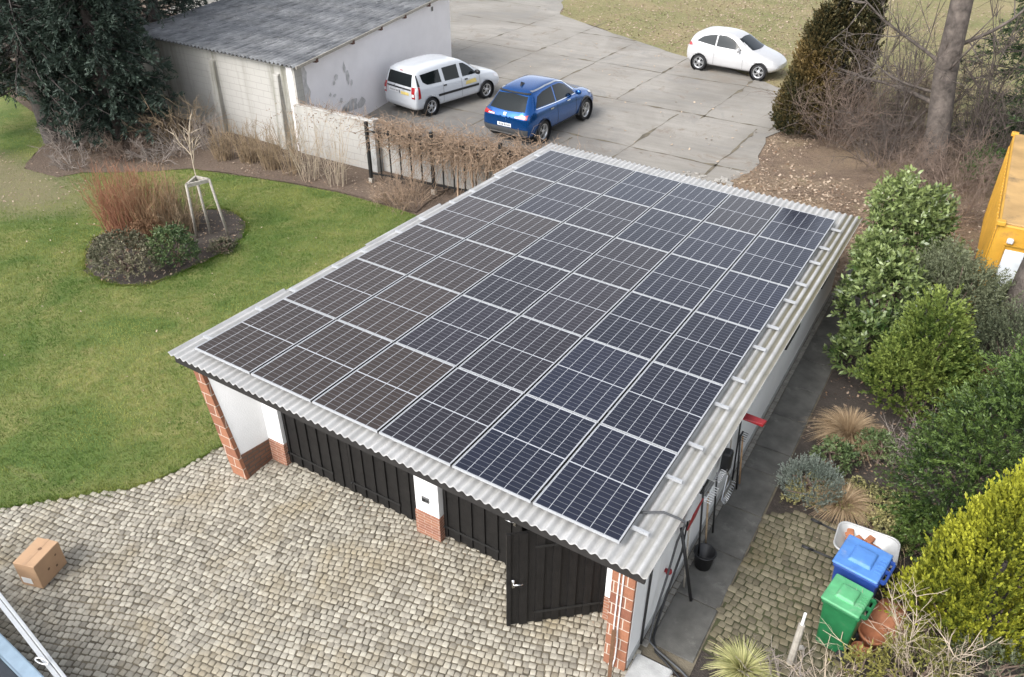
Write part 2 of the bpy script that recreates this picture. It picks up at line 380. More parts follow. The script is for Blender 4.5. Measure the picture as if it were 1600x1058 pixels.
M['rhodo'] = leafmat('shrub_leaves', (0.03, 0.065, 0.02), (0.17, 0.22, 0.09), 0.45, 0.15)
M['lowshrub'] = leafmat('grey_green_leaves', (0.05, 0.06, 0.032), (0.25, 0.225, 0.15), 0.7, 0.15, 0.25)
M['olive'] = leafmat('olive_sprays', (0.10, 0.11, 0.03), (0.33, 0.30, 0.09), 0.7, 0.2, 0.2)
M['rust'] = leafmat('rust_leaves', (0.10, 0.055, 0.03), (0.26, 0.155, 0.09), 0.8, 0.2, 0.2)
M['ivy'] = leafmat('ivy_leaves', (0.02, 0.05, 0.012), (0.09, 0.16, 0.03), 0.5, 0.15)
M['litter'] = leafmat('dead_leaves', (0.15, 0.09, 0.055), (0.46, 0.37, 0.28), 0.9, 0.0, 0.15)
M['rubble'] = simple('rubble', (0.33, 0.31, 0.28), 0.95, var=0.3, scale=12, bmp=0.5)
# cars
def paint(name, col, metal, rough=0.35):
    m, t, b = nodes_of(name)
    co = obj_coords(t)
    c = ramp(t, noise(t, co, 2.0, 5), 0.3, 0.7, tuple(x * 0.94 for x in col), col)
    t.links.new(c, b.inputs['Base Color'])
    b.inputs['Metallic'].default_value = metal; b.inputs['Roughness'].default_value = rough
    b.inputs['Coat Weight'].default_value = 0.8; b.inputs['Coat Roughness'].default_value = 0.04
    return m
M['paint_blue'] = paint('blue_metallic_paint', (0.003, 0.085, 0.31), 0.72, 0.2)
M['paint_white'] = paint('white_paint', (0.57, 0.59, 0.615), 0.0)
M['paint_pearl'] = paint('pearl_white_paint', (0.47, 0.465, 0.465), 0.0)
M['car_glass'] = simple('car_glass', (0.008, 0.011, 0.012), 0.03, var=0.05, coat=0.0, spec=0.28)
M['tail_red'] = simple('tail_lamp_red', (0.33, 0.012, 0.015), 0.15, coat=1.0)
M['lamp_clear'] = simple('clear_lamp', (0.65, 0.62, 0.62), 0.15, coat=1.0)
M['chrome'] = simple('chrome', (0.75, 0.75, 0.76), 0.15, metal=1.0)
M['rim'] = simple('alloy_rim', (0.55, 0.56, 0.57), 0.3, metal=0.7)
M['cladding'] = simple('grey_cladding', (0.06, 0.062, 0.065), 0.6)
M['plate'] = simple('number_plate', (0.72, 0.73, 0.74), 0.4)
M['plate_ink'] = simple('plate_ink', (0.10, 0.10, 0.11), 0.5)
M['decal_yellow'] = simple('yellow_decal', (0.70, 0.55, 0.18), 0.4)

# photovoltaic cells: white grid of ribbons on dark silicon
PW, PL = 1.134, 1.816
def cellmat(name, col):
    m, t, b = nodes_of(name)
    tc = N(t, 'ShaderNodeTexCoord'); sx = N(t, 'ShaderNodeSeparateXYZ'); t.links.new(tc.outputs['Object'], sx.inputs[0])
    def lines(v, a, bnd, n, width):
        f = math_n(t, 'MULTIPLY', math_n(t, 'DIVIDE', math_n(t, 'SUBTRACT', v, a), bnd - a), n)
        fr = math_n(t, 'ABSOLUTE', math_n(t, 'SUBTRACT', math_n(t, 'FRACT', math_n(t, 'ADD', f, 0.5)), 0.5))
        return math_n(t, 'LESS_THAN', fr, width / ((bnd - a) / n) / 2)
    x, y = sx.outputs[0], sx.outputs[1]
    mx_ = 0.018
    cols = lines(x, mx_, PW - mx_, 6, 0.0075)
    h = PL / 2
    rows = math_n(t, 'MULTIPLY', lines(y, 0.02, PL - 0.02, 20, 0.006), 0.34)
    mid = math_n(t, 'LESS_THAN', math_n(t, 'ABSOLUTE', math_n(t, 'SUBTRACT', y, h)), 0.010)
    bx = math_n(t, 'GREATER_THAN', math_n(t, 'ABSOLUTE', math_n(t, 'SUBTRACT', x, PW / 2)), PW / 2 - mx_ + 0.003)
    by = math_n(t, 'GREATER_THAN', math_n(t, 'ABSOLUTE', math_n(t, 'SUBTRACT', y, h)), h - 0.02 + 0.003)
    fac = math_n(t, 'MAXIMUM', math_n(t, 'MAXIMUM', cols, rows), math_n(t, 'MAXIMUM', mid, math_n(t, 'MAXIMUM', bx, by)))
    oi = N(t, 'ShaderNodeObjectInfo')
    cell = mix(t, oi.outputs['Random'], tuple(q * 0.85 for q in col), tuple(q * 1.2 for q in col))
    cell = mix(t, 0.35, cell, ramp(t, noise(t, tc.outputs['Object'], 3.0, 3), 0.3, 0.7, (0.75, 0.75, 0.75), (1.2, 1.2, 1.2)), 'MULTIPLY')
    c = mix(t, fac, cell, (0.40, 0.41, 0.43))
    t.links.new(c, b.inputs['Base Color'])
    r = ramp(t, noise(t, tc.outputs['Object'], 5, 4), 0.3, 0.7, (0.13, 0.13, 0.13), (0.2, 0.2, 0.2))
    t.links.new(r, b.inputs['Roughness'])
    b.inputs['IOR'].default_value = 1.46
    b.inputs['Coat Weight'].default_value = 0.0
    return m
M['cell_blue'] = cellmat('blue_cells', (0.013, 0.0155, 0.029))
M['cell_mid_sheen'] = cellmat('mid_sheen_cells', (0.021, 0.019, 0.025))
M['cell_brown_sheen'] = cellmat('brown_sheen_cells', (0.036, 0.027, 0.0235))  # brown and grey-violet tones: view-angle sheen of the glass put into the cell colour

# ------------------------------------------------------------------ mesh helpers
def tag(o, label=None, cat=None, group=None, kind=None):
    if label: o['label'] = label
    if cat: o['category'] = cat
    if group: o['group'] = group
    if kind: o['kind'] = kind
    return o

def thing(name, label, cat, loc=(0, 0, 0), rotz=0.0, group=None):
    o = bpy.data.objects.new(name, None)
    o.empty_display_size = 0.1
    COL.objects.link(o)
    o.location = loc; o.rotation_euler = (0, 0, rotz)
    return tag(o, label, cat, group)

def link(name, me, mt, parent=None, smooth=False):
    for q in (mt if isinstance(mt, (list, tuple)) else [mt]):
        me.materials.append(q)
    if smooth:
        me.polygons.foreach_set('use_smooth', [True] * len(me.polygons))
    o = bpy.data.objects.new(name, me)
    COL.objects.link(o)
    if parent is not None:
        o.parent = parent
    return o

def fast_mesh(name, co, faces, tint=None):
    """faces: (n,3) or (n,4) int array"""
    me = bpy.data.meshes.new(name)
    co = np.asarray(co, dtype=np.float32); faces = np.asarray(faces, dtype=np.int32)
    k = faces.shape[1]
    me.vertices.add(len(co)); me.vertices.foreach_set('co', co.ravel())
    me.loops.add(faces.size); me.loops.foreach_set('vertex_index', faces.ravel())
    me.polygons.add(len(faces)); me.polygons.foreach_set('loop_start', np.arange(0, faces.size, k, dtype=np.int32))
    me.update(calc_edges=True)
    if tint is not None:
        a = me.attributes.new('tint', 'FLOAT', 'POINT')
        a.data.foreach_set('value', np.asarray(tint, dtype=np.float32))
    return me

class MB:
    """collects simple shapes and links them as one mesh"""
    def __init__(s, origin=(0, 0, 0)):
        s.v = []; s.f = []; s.o = Vector(origin); s.m = []
    def add(s, vs, fs, mi=0):
        n = len(s.v)
        s.v += [tuple(Vector(p) - s.o) for p in vs]
        s.f += [tuple(n + i for i in f) for f in fs]; s.m += [mi] * len(fs)
        return s
    def box(s, x0, x1, y0, y1, z0, z1, mi=0, mat=None):
        vs = [Vector(p) for p in ((x0, y0, z0), (x1, y0, z0), (x1, y1, z0), (x0, y1, z0), (x0, y0, z1), (x1, y0, z1), (x1, y1, z1), (x0, y1, z1))]
        if mat is not None: vs = [mat @ p for p in vs]
        return s.add(vs, [(0, 3, 2, 1), (4, 5, 6, 7), (0, 1, 5, 4), (1, 2, 6, 5), (2, 3, 7, 6), (3, 0, 4, 7)], mi)
    def hexa(s, b4, t4, mi=0):
        return s.add(list(b4) + list(t4), [(0, 3, 2, 1), (4, 5, 6, 7), (0, 1, 5, 4), (1, 2, 6, 5), (2, 3, 7, 6), (3, 0, 4, 7)], mi)
    def bar(s, p, q, wd, th, mi=0):
        p, q = Vector(p), Vector(q); d = (q - p); L = d.length
        rot = d.to_track_quat('X', 'Z').to_matrix().to_4x4()
        return s.box(0, L, -wd / 2, wd / 2, -th / 2, th / 2, mi, Matrix.Translation(p) @ rot)
    def tube(s, pts, r, n=6, cap=True, mi=0):
        pts = [Vector(p) for p in pts]
        if isinstance(r, (int, float)): r = [r] * len(pts)
        rings = []
        for i, p in enumerate(pts):
            d = (pts[min(i + 1, len(pts) - 1)] - pts[max(i - 1, 0)]).normalized()
            a = Vector((0, 0, 1)) if abs(d.z) < 0.9 else Vector((1, 0, 0))
            u = d.cross(a).normalized(); v = d.cross(u)
            rings.append([p + (u * math.cos(2 * PI * k / n) + v * math.sin(2 * PI * k / n)) * r[i] for k in range(n)])
        vs = [q for ring in rings for q in ring]; fs = []
        for i in range(len(pts) - 1):
            for k in range(n):
                fs.append((i * n + k, i * n + (k + 1) % n, (i + 1) * n + (k + 1) % n, (i + 1) * n + k))
        if cap:
            fs.append(tuple(range(n))[::-1]); fs.append(tuple((len(pts) - 1) * n + k for k in range(n)))
        return s.add(vs, fs, mi)
    def lathe(s, prof, n=20, mat=None, mi=0):
        vs = []; fs = []
        for r, z in prof:
            for k in range(n):
                p = Vector((r * math.cos(2 * PI * k / n), r * math.sin(2 * PI * k / n), z))
                vs.append(mat @ p if mat is not None else p)
        for i in range(len(prof) - 1):
            for k in range(n):
                fs.append((i * n + k, i * n + (k + 1) % n, (i + 1) * n + (k + 1) % n, (i + 1) * n + k))
        return s.add(vs, fs, mi)
    def disc(s, c, r, axis='Z', n=16, mi=0):
        vs = []
        for k in range(n):
            a, b = r * math.cos(2 * PI * k / n), r * math.sin(2 * PI * k / n)
            vs.append(Vector(c) + (Vector((a, b, 0)) if axis == 'Z' else Vector((a, 0, b)) if axis == 'Y' else Vector((0, a, b))))
        return s.add(vs, [tuple(range(n))], mi)
    def build(s, name, mt, parent=None, smooth=False, bevel=0.0, subsurf=0, seg=1):
        me = bpy.data.meshes.new(name)
        me.from_pydata(s.v, [], s.f); me.update()
        if bevel:
            bm = bmesh.new(); bm.from_mesh(me)
            bmesh.ops.remove_doubles(bm, verts=bm.verts, dist=1e-5)
            bmesh.ops.bevel(bm, geom=[e for e in bm.edges if len(e.link_faces) == 2 and e.calc_face_angle(0) > 0.5], offset=bevel, segments=seg, affect='EDGES', profile=0.5, clamp_overlap=True)
            bm.to_mesh(me); bm.free()
        o = link(name, me, mt, parent, smooth)
        if not bevel and len(set(s.m)) > 1:
            me.polygons.foreach_set('material_index', s.m)
        if subsurf:
            md = o.modifiers.new('sub', 'SUBSURF'); md.levels = md.render_levels = subsurf
        return o

def sheet(name, poly, z, mt, parent=None, kind='structure', hole=None):
    bm = bmesh.new()
    vs = [bm.verts.new((x, y, z)) for x, y in poly]
    f = bm.faces.new(vs); f.normal_update()
    if f.normal.z < 0: f.normal_flip()
    bmesh.ops.triangulate(bm, faces=bm.faces[:], ngon_method='EAR_CLIP')
    me = bpy.data.meshes.new(name); bm.to_mesh(me); bm.free()
    o = link(name, me, mt, parent)
    if kind: o['kind'] = kind
    return o

def pip(x, y, poly):
    x = np.asarray(x); y = np.asarray(y); ins = np.zeros(x.shape, bool)
    n = len(poly)
    for i in range(n):
        x0, y0 = poly[i]; x1, y1 = poly[(i + 1) % n]
        if y0 == y1: continue
        cnd = ((y0 > y) != (y1 > y)) & (x < (x1 - x0) * (y - y0) / (y1 - y0) + x0)
        ins ^= cnd
    return ins

def ragged(poly, step, amp, rng):
    out = []
    for i in range(len(poly)):
        a = np.array(poly[i]); b_ = np.array(poly[(i + 1) % len(poly)])
        L = np.linalg.norm(b_ - a); k = max(1, int(L / step)) if L < 60 else 1
        for j in range(k):
            p = a + (b_ - a) * j / k
            if j or True: p = p + rng.normal(0, amp, 2) * (1 if L < 60 else 0)
            out.append((float(p[0]), float(p[1])))
    return out

# ------------------------------------------------------------------ the setting
rng = np.random.default_rng(7)
random.seed(7)
sheet('ground', [(-300, -200), (300, -200), (300, 400), (-300, 400)], -0.03, M['ground'])
sheet('far_yard_edge', ragged([(-1, 11.2), (14, 11.2), (14, 24.5), (3.6, 25.2), (3.0, 20), (3.2, 16), (0.5, 13)], .6, .05, rng), -0.02, M['earth'])
LAWN = [(-2.25, -2.56), (-1.54, -1.86), (-1.2, -1.5), (-0.86, -1.2), (-0.68, -0.85), (-0.53, -0.47), (-0.46, -0.1), (-0.42, 0.24), (-0.3, 0.42), (0.34, 0.5), (0.34, 9.0),
        (-1.5, 9.35), (-3.9, 9.55), (-5.95, 9.55), (-7.7, 9.3), (-9.15, 9.0), (-10.9, 8.6), (-12.0, 7.6), (-13.4, 6.7), (-13.7, 6.1), (-15.2, 6.0), (-16.1, 6.9),
        (-17.3, 8.6), (-21, 9.6), (-30, 12), (-60, 20), (-60, -30), (-14, -12), (-5, -5.4), (-3.4, -3.8)]
sheet('lawn', LAWN, -0.006, M['lawn'])
BED = [(-7.95, 2.98), (-8.7, 3.5), (-9.3, 4.2), (-9.2, 5.1), (-8.7, 5.9), (-8.3, 6.75), (-7.8, 7.1), (-7.2, 7.05), (-6.55, 6.7), (-6.1, 6.15), (-5.85, 5.3), (-5.88, 4.6), (-5.95, 3.9), (-6.1, 3.3), (-6.6, 2.95), (-7.2, 2.85)]
sheet('flower_bed', ragged(BED, 0.3, 0.02, rng), 0.004, M['soil'])
sheet('garden_bed', [(7.97, 0.95), (8.0, -3), (20, -3), (20, 13.5), (7.98, 13.5)], -0.016, M['soil'])
YARD = [(-30, 23), (-11.2, 22.6), (-9.0, 11.9), (-4.5, 12.0), (-0.6, 12.2), (0.4, 12.6), (1.2, 14.2), (2.0, 15.4), (3.08, 15.93), (3.5, 17.0), (3.55, 18.0), (3.2, 19.2), (3.1, 20.4), (3.5, 22.5), (3.8, 25.0),
        (-0.5, 27.7), (-2.83, 28.6), (-7.5, 31.0), (-11.7, 33.4), (-12.4, 35.0), (-13.4, 36.8), (-16, 48), (-45, 48)]
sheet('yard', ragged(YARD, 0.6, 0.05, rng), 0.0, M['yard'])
sheet('far_grass', ragged([(-13.4, 36.8), (-12.4, 35.0), (-11.7, 33.4), (-7.5, 31.0), (-2.83, 28.6), (-0.5, 27.7), (3.8, 25.0), (7, 24), (14, 24), (60, 30), (60, 90), (-40, 90), (-16, 48)], 0.8, 0.08, rng), -0.01, M['far_grass'])
# joints in the yard slabs: soil-filled cracks laid along the 3 m by 4.5 m slabs, one sheet
mb = MB()
def crack(p, q, wd):
    p = np.array(p); q = np.array(q); n = int(np.linalg.norm(q - p) / 0.35) + 2
    d = (q - p) / np.linalg.norm(q - p); s = np.array((-d[1], d[0]))
    vs = []; off = 0.0
    for i in range(n):
        c0 = p + (q - p) * i / (n - 1); off = off * 0.6 + rng.normal(0, 0.018)
        hw = wd * max(0.08, rng.gamma(1.3, 0.45))
        a = c0 + s * (off + hw); b_ = c0 + s * (off - hw)
        vs += [(a[0], a[1], 0.005), (b_[0], b_[1], 0.005)]
    mb.add(vs, [(2 * i + 1, 2 * i + 3, 2 * i + 2, 2 * i) for i in range(n - 1)])
for x, y0, y1 in ((-9.0, 21.5, 33), (-6.0, 13, 21), (-6.0, 21.5, 30), (-2.95, 21.6, 28.6), (-2.6, 13, 17), (0.5, 21.0, 27), (-0.5, 14.8, 21.1), (2.4, 16.2, 21), (2.9, 21, 25), (-12, 24, 33)):
    crack((x, y0), (x + 0.15, y1), 0.035)
for y, x0, x1 in ((25.7, -13.5, 3.6), (21.4, -8.6, 3.2), (30.0, -16, -6), (17.2, -8, 3.4), (34.0, -18, -13.5), (14.7, -3.5, 1.3)):
    crack((x0, y - 0.035 * x0), (x1, y - 0.035 * x1), 0.04)
o = mb.build('yard_joints', M['joint']); o['kind'] = 'structure'

COURT = [(-60, -40), (-14, -12), (-5, -5.4), (-3.4, -3.8), (-2.25, -2.56), (-1.54, -1.86), (-1.2, -1.5), (-0.86, -1.2), (-0.68, -0.85), (-0.53, -0.47), (-0.46, -0.1), (-0.42, 0.24), (-0.3, 0.42), (0.45, 0.5), (0.9, 0.72), (6.9, 0.72), (7.25, 0.3), (7.9, 0.2), (7.9, -40)]
sheet('courtyard', COURT, 0.004, M['joint'])

def setts(name, poly, angle, pitch, amp, wave, mt, seed, bbox):
    r = np.random.default_rng(seed)
    ca, sa = math.cos(angle), math.sin(angle)
    cx, cy = (bbox[0] + bbox[1]) / 2, (bbox[2] + bbox[3]) / 2
    R = math.hypot(bbox[1] - bbox[0], bbox[3] - bbox[2]) / 2
    C = []; S = []
    for k in range(int(-R / pitch), int(R / pitch) + 1):
        tt = k * pitch; s = -R + r.uniform(0, pitch)
        while s < R:
            wd = r.uniform(0.86, 1.2) * pitch
            C.append((s + wd / 2, tt)); S.append(wd); s += wd
    C = np.array(C); S = np.array(S)
    th = C[:, 0] * 2 * PI / wave + 0.5 * np.sin(C[:, 1] * 1.3)
    off = amp * np.sin(th) + 0.05 * np.sin(C[:, 0] * 1.1 + C[:, 1] * 0.7)
    slope = amp * np.cos(th) * 2 * PI / wave
    a = np.arctan(slope) * 0.9 + r.normal(0, 0.05, len(C))
    X = C[:, 0] + r.normal(0, 0.004, len(C)); Y = C[:, 1] + off + r.normal(0, 0.006, len(C)) + .02 * np.sin(C[:, 0] * 2.7 + 1.3 * np.sin(C[:, 1] * 1.9))
    wx = cx + ca * X - sa * Y; wy = cy + sa * X + ca * Y
    ok = (wx > bbox[0]) & (wx < bbox[1]) & (wy > bbox[2]) & (wy < bbox[3]) & pip(wx, wy, poly)
    wx, wy, a, S = wx[ok], wy[ok], a[ok] + angle, S[ok]; n = len(wx)
    hx = (S - 0.008 - r.uniform(0, 0.008, n)) / 2; hy = (pitch - 0.008 - r.uniform(0, 0.011, n)) / 2
    c8 = np.array([(-1, -.78), (-.78, -1), (.78, -1), (1, -.78), (1, .78), (.78, 1), (-.78, 1), (-1, .78)])
    rings = []
    lift = r.normal(0, 0.003, n)
    for sc_, z in ((1.0, -0.01), (1.0, 0.012), (0.88, 0.0155)):
        jx = 1 + r.normal(0, 0.045, (n, 8)); jy = 1 + r.normal(0, 0.045, (n, 8))
        lx = c8[None, :, 0] * hx[:, None] * sc_ * jx; ly = c8[None, :, 1] * hy[:, None] * sc_ * jy
        zz = np.full((n, 8), z) + lift[:, None] + (r.normal(0, 0.0015, (n, 8)) if z > 0.01 else 0)
        rings.append(np.stack([wx[:, None] + np.cos(a)[:, None] * lx - np.sin(a)[:, None] * ly, wy[:, None] + np.sin(a)[:, None] * lx + np.cos(a)[:, None] * ly, zz], -1))
    top = np.stack([wx, wy, 0.0162 + lift], -1)[:, None, :]
    co = np.concatenate(rings + [top], 1)
    base = np.arange(n)[:, None, None] * 25
    q = []
    for ring in (0, 1):
        for k in range(8):
            q.append((ring * 8 + k, ring * 8 + (k + 1) % 8, ring * 8 + 8 + (k + 1) % 8, ring * 8 + 8 + k))
    for k in range(0, 8, 2):
        q.append((16 + k, 16 + k + 1, 16 + (k + 2) % 8, 24))
    F = (base + np.array(q)[None]).reshape(-1, 4)
    tint = np.repeat(np.clip(r.normal(0.55, 0.3, n) - 0.55 * (r.uniform(0, 1, n) < .05), 0, 1), 25)
    o = link(name, fast_mesh(name, co.reshape(-1, 3), F, tint), mt)
    o['kind'] = 'structure'
    return o
setts('courtyard_setts', COURT, math.radians(14), 0.089, 0.035, 3.1, M['sett'], 3, (-6.5, 7.9, -6.5, 0.72))
COB = [(7.97, 0.75), (8.0, 3.55), (8.4, 3.85), (9.35, 3.95), (9.75, 3.2), (9.6, 1.0), (9.2, 0.62)]
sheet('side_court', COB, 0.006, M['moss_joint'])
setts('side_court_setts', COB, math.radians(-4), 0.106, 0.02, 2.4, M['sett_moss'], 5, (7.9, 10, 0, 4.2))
# a row of edging setts along the lawn
# slab path beside the garage
mb = MB(); y = 0.5
for L in (0.95, 1.02, 0.98, 1.0, 0.62, 1.0, 1.0, 1.0, 1.0, 1.0, 1.0, 1.0, 1.0):
    mb.box(7.36 + random.uniform(-.01, .01), 7.955 + random.uniform(-.012, .012), y + 0.008, y + L - 0.008, -0.05, 0.012 + random.uniform(0, .008))
    y += L
o = mb.build('path', M['path'], bevel=0.006); o['kind'] = 'structure'
sheet('path_joint', [(7.26, 0.3), (7.975, 0.3), (7.975, 13), (7.26, 13)], -0.003, M['joint'])
mb = MB(); y = 0.42
while y < 11:
    L = random.uniform(0.09, 0.15); mb.box(7.27, 7.352, y, y + L - 0.012, -0.03, random.uniform(0.004, 0.014)); y += L
o = mb.build('kerb_strip', M['gutter'], bevel=0.008); o['kind'] = 'structure'
mb = MB()
mb.box(7.28, 7.78, -0.35, 0.28, -0.05, 0.03)
o = mb.build('threshold_slab', M['plinth_grey'], bevel=0.02); o['kind'] = 'structure'

# ------------------------------------------------------------------ the garage
TY, TX, Z0 = 0.036506, 0.029386, 2.34482
def zr(x, y, off=0.0): return Z0 - TY * y - TX * x + off
G = (3.4, 5.5, 0)
garage = thing('garage', 'low white double garage with black plank doors and corrugated roof', 'garage', G)
g = MB(G)
def wall(mbx, x0, x1, y0, y1, z0=0.0, drop=0.17):
    mbx.hexa([(x0, y0, z0), (x1, y0, z0), (x1, y1, z0), (x0, y1, z0)],
             [(x0, y0, zr(x0, y0, -drop)), (x1, y0, zr(x1, y0, -drop)), (x1, y1, zr(x1, y1, -drop)), (x0, y1, zr(x0, y1, -drop))])
wall(g, 0.36, 0.585, 0.78, 10.9, 0.43)
wall(g, 7.02, 7.255, -0.005, 10.9, 0.16)
wall(g, 0.585, 7.02, 10.66, 10.9, 0.0)
wall(g, 0.36, 0.915, 0.53, 0.78, 0.45)
wall(g, 3.61, 4.03, 0.50, 0.78, 0.47)
wall(g, 6.66, 7.02, 0.53, 0.78, 0.45)
g.build('wall', M['white_render'], garage, bevel=0.006)
g = MB(G); g.box(7.02, 7.262, 0.0, 10.9, -0.05, 0.16); g.build('plinth', M['plinth_grey'], garage, bevel=0.006)
g = MB(G); g.box(0.35, 0.585, 0.78, 10.9, -0.05, 0.43); g.build('plinth', M['plinth_grey'], garage, bevel=0.006)
# battered wing wall on the left, brick front edge, white inner face over a brick foot
g = MB(G)
n = 12
def wing(mbx, za, zb, xo, face):
    pass
fx = lambda z: 0.60 - 0.47 * (z / 1.9)          # front edge leans out towards the lawn as it rises
zt = lambda x, y: zr(x, y, -0.2)
vs = []; fs = []
def winggrid(z0, z1, proud):
    v = []; f = []
    for i in range(n + 1):
        z = z0 + (z1 - z0) * i / n
        v += [(fx(z) + proud, 0.0, z), (0.585 + proud, 0.53, z)]
    for i in range(n):
        f.append((2 * i, 2 * i + 1, 2 * i + 3, 2 * i + 2))
    return v, f
gw = []; gf = []
for i in range(n + 1):
    z = 0.43 + 1.65 * i / n
    for j in range(7):
        q = j / 6; gw.append(((fx(z)) * (1 - q) + .585 * q - .012, .53 * q, z))
for i in range(n):
    for j in range(6): gf.append((7 * i + j, 7 * i + j + 1, 7 * i + j + 8, 7 * i + j + 7))
g.add(gw, gf); g.build('wing_render', M['white_render'], garage, smooth=True)
g = MB(G)
v, f = winggrid(0.0, 0.43, 0.0); g.add(v, f)
g.add([(fx(.43), 0, .43), (.585, .53, .43), (.573, .53, .43), (fx(.43) - .012, 0, .43)], [(0, 1, 2, 3)])
g.build('wing_plinth', M['brick_dark'], garage)
g = MB(G)
for i in range(n):
    z0, z1 = 2.08 * i / n, 2.08 * (i + 1) / n
    w0, w1 = 0.31 - 0.13 * z0 / 2.0, 0.31 - 0.13 * z1 / 2.0
    g.hexa([(fx(z0) - w0, -0.06, z0), (fx(z0) + .002, -0.06, z0), (fx(z0) + .002, 0.0, z0), (fx(z0) - w0, 0.53, z0)],
           [(fx(z1) - w1, -0.06, z1), (fx(z1) + .002, -0.06, z1), (fx(z1) + .002, 0.0, z1), (fx(z1) - w1, 0.53, z1)])
bp = g.build('brick_pillar', M['brick'], garage)
g = MB(G)
g.box(6.955, 7.25, -0.06, -0.006, -0.05, zr(7.1, 0, -0.17)); g.box(6.955, 7.018, -0.005, 0.30, -0.05, zr(7.1, 0, -0.17))
g.build('brick_pillar', M['brick'], garage, bevel=0.006)
g = MB(G)
for x in (7.055, 7.105):
    g.tube([(x, -0.075, zr(x, 0, -.2)), (x, -0.075, 0.75), (x + 0.012, -0.078, 0.55), (x + .01, -0.078, 0.2), (x - .01, -0.08, 0.03)], 0.009, 6)
g.build('cable', M['white_plastic'], garage)
# brick feet of the piers
for a_, b_, y_, z_ in ((.587, .925, .515, .45), (3.60, 4.04, .485, .47), (6.66, 6.955, .515, .45)):
    g = MB(G); g.box(a_, b_, y_, 0.78, -0.05, z_); g.build('pier_plinth', M['brick_low'], garage, bevel=0.005)
g = MB(G)
g.box(0.36, 6.99, 0.60, 0.76, 1.765, 1.95); g.build('lintel', M['dark_wood'], garage)
g = MB(G); g.box(3.74, 3.87, 0.482, 0.499, 0.70, 0.80); pl_ = g.build('door_intercom', M['plastic_grey'], garage, bevel=0.005)
g = MB(G); g.box(3.757, 3.815, 0.476, 0.481, 0.725, 0.775); g.box(3.83, 3.855, 0.476, 0.481, 0.735, 0.765); g.build('button', M['plastic_black'], pl_)
g = MB(G); g.box(0.6, 7.0, 0.72, 10.65, -0.04, 0.0); g.build('floor', M['path'], garage)
# doors: boarded leaves with cover strips, strap hinges and handles
def leaf(hx, hy, ang, width, label=None, handle=None):
    root = bpy.data.objects.new('garage_door', bpy.data.meshes.new('door'))
    mbd = MB()
    h0, h1 = 0.045, 1.755
    mbd.box(0, width, -0.012, 0.012, h0, h1)
    nb = 6; bw = width / nb
    for i in range(nb + 1):
        xx = i * bw
        mbd.box(max(0, xx - 0.05), min(width, xx + 0.05), -0.036, -0.0125, h0 + .002, h1 - .002)
    me = bpy.data.meshes.new('door'); me.from_pydata(mbd.v, [], mbd.f); me.materials.append(M['black_wood'])
    root.data = me; COL.objects.link(root)
    root.parent = garage; root.location = Vector((hx, hy, 0)) - Vector(G); root.rotation_euler = (0, 0, ang)
    if label: root['label'] = label
    for z in (0.26, 1.5):
        q = MB(); q.box(0.03, width * 0.72, -0.044, -0.0365, z - .02, z + .02); q.tube([(0.03, -.046, z), (0.0, -.046, z)], 0.02, 8)
        q.build('strap_hinge', M['black_metal'], root)
    if handle is not None:
        q = MB(); q.box(handle - .02, handle + .02, -0.043, -0.037, .92, 1.08)
        q.tube([(handle, -.04, 1.02), (handle, -.085, 1.02)], 0.01, 8); q.tube([(handle, -.085, 1.02), (handle + (.12 if handle < width / 2 else -.12), -.088, 1.02)], 0.011, 8)
        q.build('handle', M['steel_handle'], root, smooth=True)
    return root
leaf(0.925, 0.63, 0, 1.34)
leaf(2.27, 0.63, 0, 1.33)
leaf(4.045, 0.63, 0, 1.31, handle=1.2)
od = leaf(6.60, 0.60, math.radians(221.3), 1.29, 'garage door leaf standing open')
for ch in list(od.children):
    pass
# the open leaf shows its boarded outer face to the yard: mirror it front to back
for ob in [od] + list(od.children):
    ob.data.transform(Matrix.Diagonal((1, -1, 1, 1))); ob.data.flip_normals()
q = MB(); q.box(1.19, 1.225, 0.037, 0.043, .80, .95); q.tube([(1.205, .04, .90), (1.205, .085, .90)], 0.01, 8); q.tube([(1.205, .085, .90), (1.09, .088, .90)], 0.012, 8)
q.build('handle', M['steel_handle'], od, smooth=True)
g = MB(G); g.box(2.62, 2.78, 0.50, 0.585, 1.30, 1.44); g.build('door_stay', M['black_metal'], garage, bevel=0.005)
# corrugated roof: five overlapping courses of sheets
wl, am = 0.130, 0.022
XL, XR = -0.36, 7.42
def corr(name, y0, y1, xl, xr, off, tilt, parent, mt, zf, wl, am, nper=8, origin=G, thick=0.007, flip=False):
    nx = int((xr - xl) / wl * nper) + 1
    xs = np.linspace(xl, xr, nx)
    co = []
    for y_, tl in ((y0, tilt), (y0 + .003, tilt), (y1, 0.0), (y1, 0.0)):
        pass
    rows_ = [(y0, 0, -thick), (y0, 0, 0), (y0 + .012, 0, 0), ((y0 + y1) / 2, tilt / 2, 0), (y1 - .012, tilt, 0), (y1, tilt, 0), (y1, tilt, -thick)]
    for y_, tl, dz in rows_:
        z = np.array([zf(x, y_) for x in xs]) + off + tl + dz + am * np.cos((xs - XL) / wl * 2 * PI)
        co.append(np.stack([xs - origin[0], np.full(nx, y_) - origin[1], z - origin[2]], 1))
    co = np.concatenate(co); F = []
    i = np.arange(nx - 1)
    for r_ in range(len(rows_) - 1):
        F.append(np.stack([r_ * nx + i, r_ * nx + i + 1, (r_ + 1) * nx + i + 1, (r_ + 1) * nx + i], 1))
    F.append(np.stack([i + 1, i, 6 * nx + i, 6 * nx + i + 1], 1))
    return link(name, fast_mesh(name, co, np.concatenate(F)), mt, parent, True)
roof = None
ys = [-0.20, 2.05, 4.35, 6.65, 8.95, 11.62]
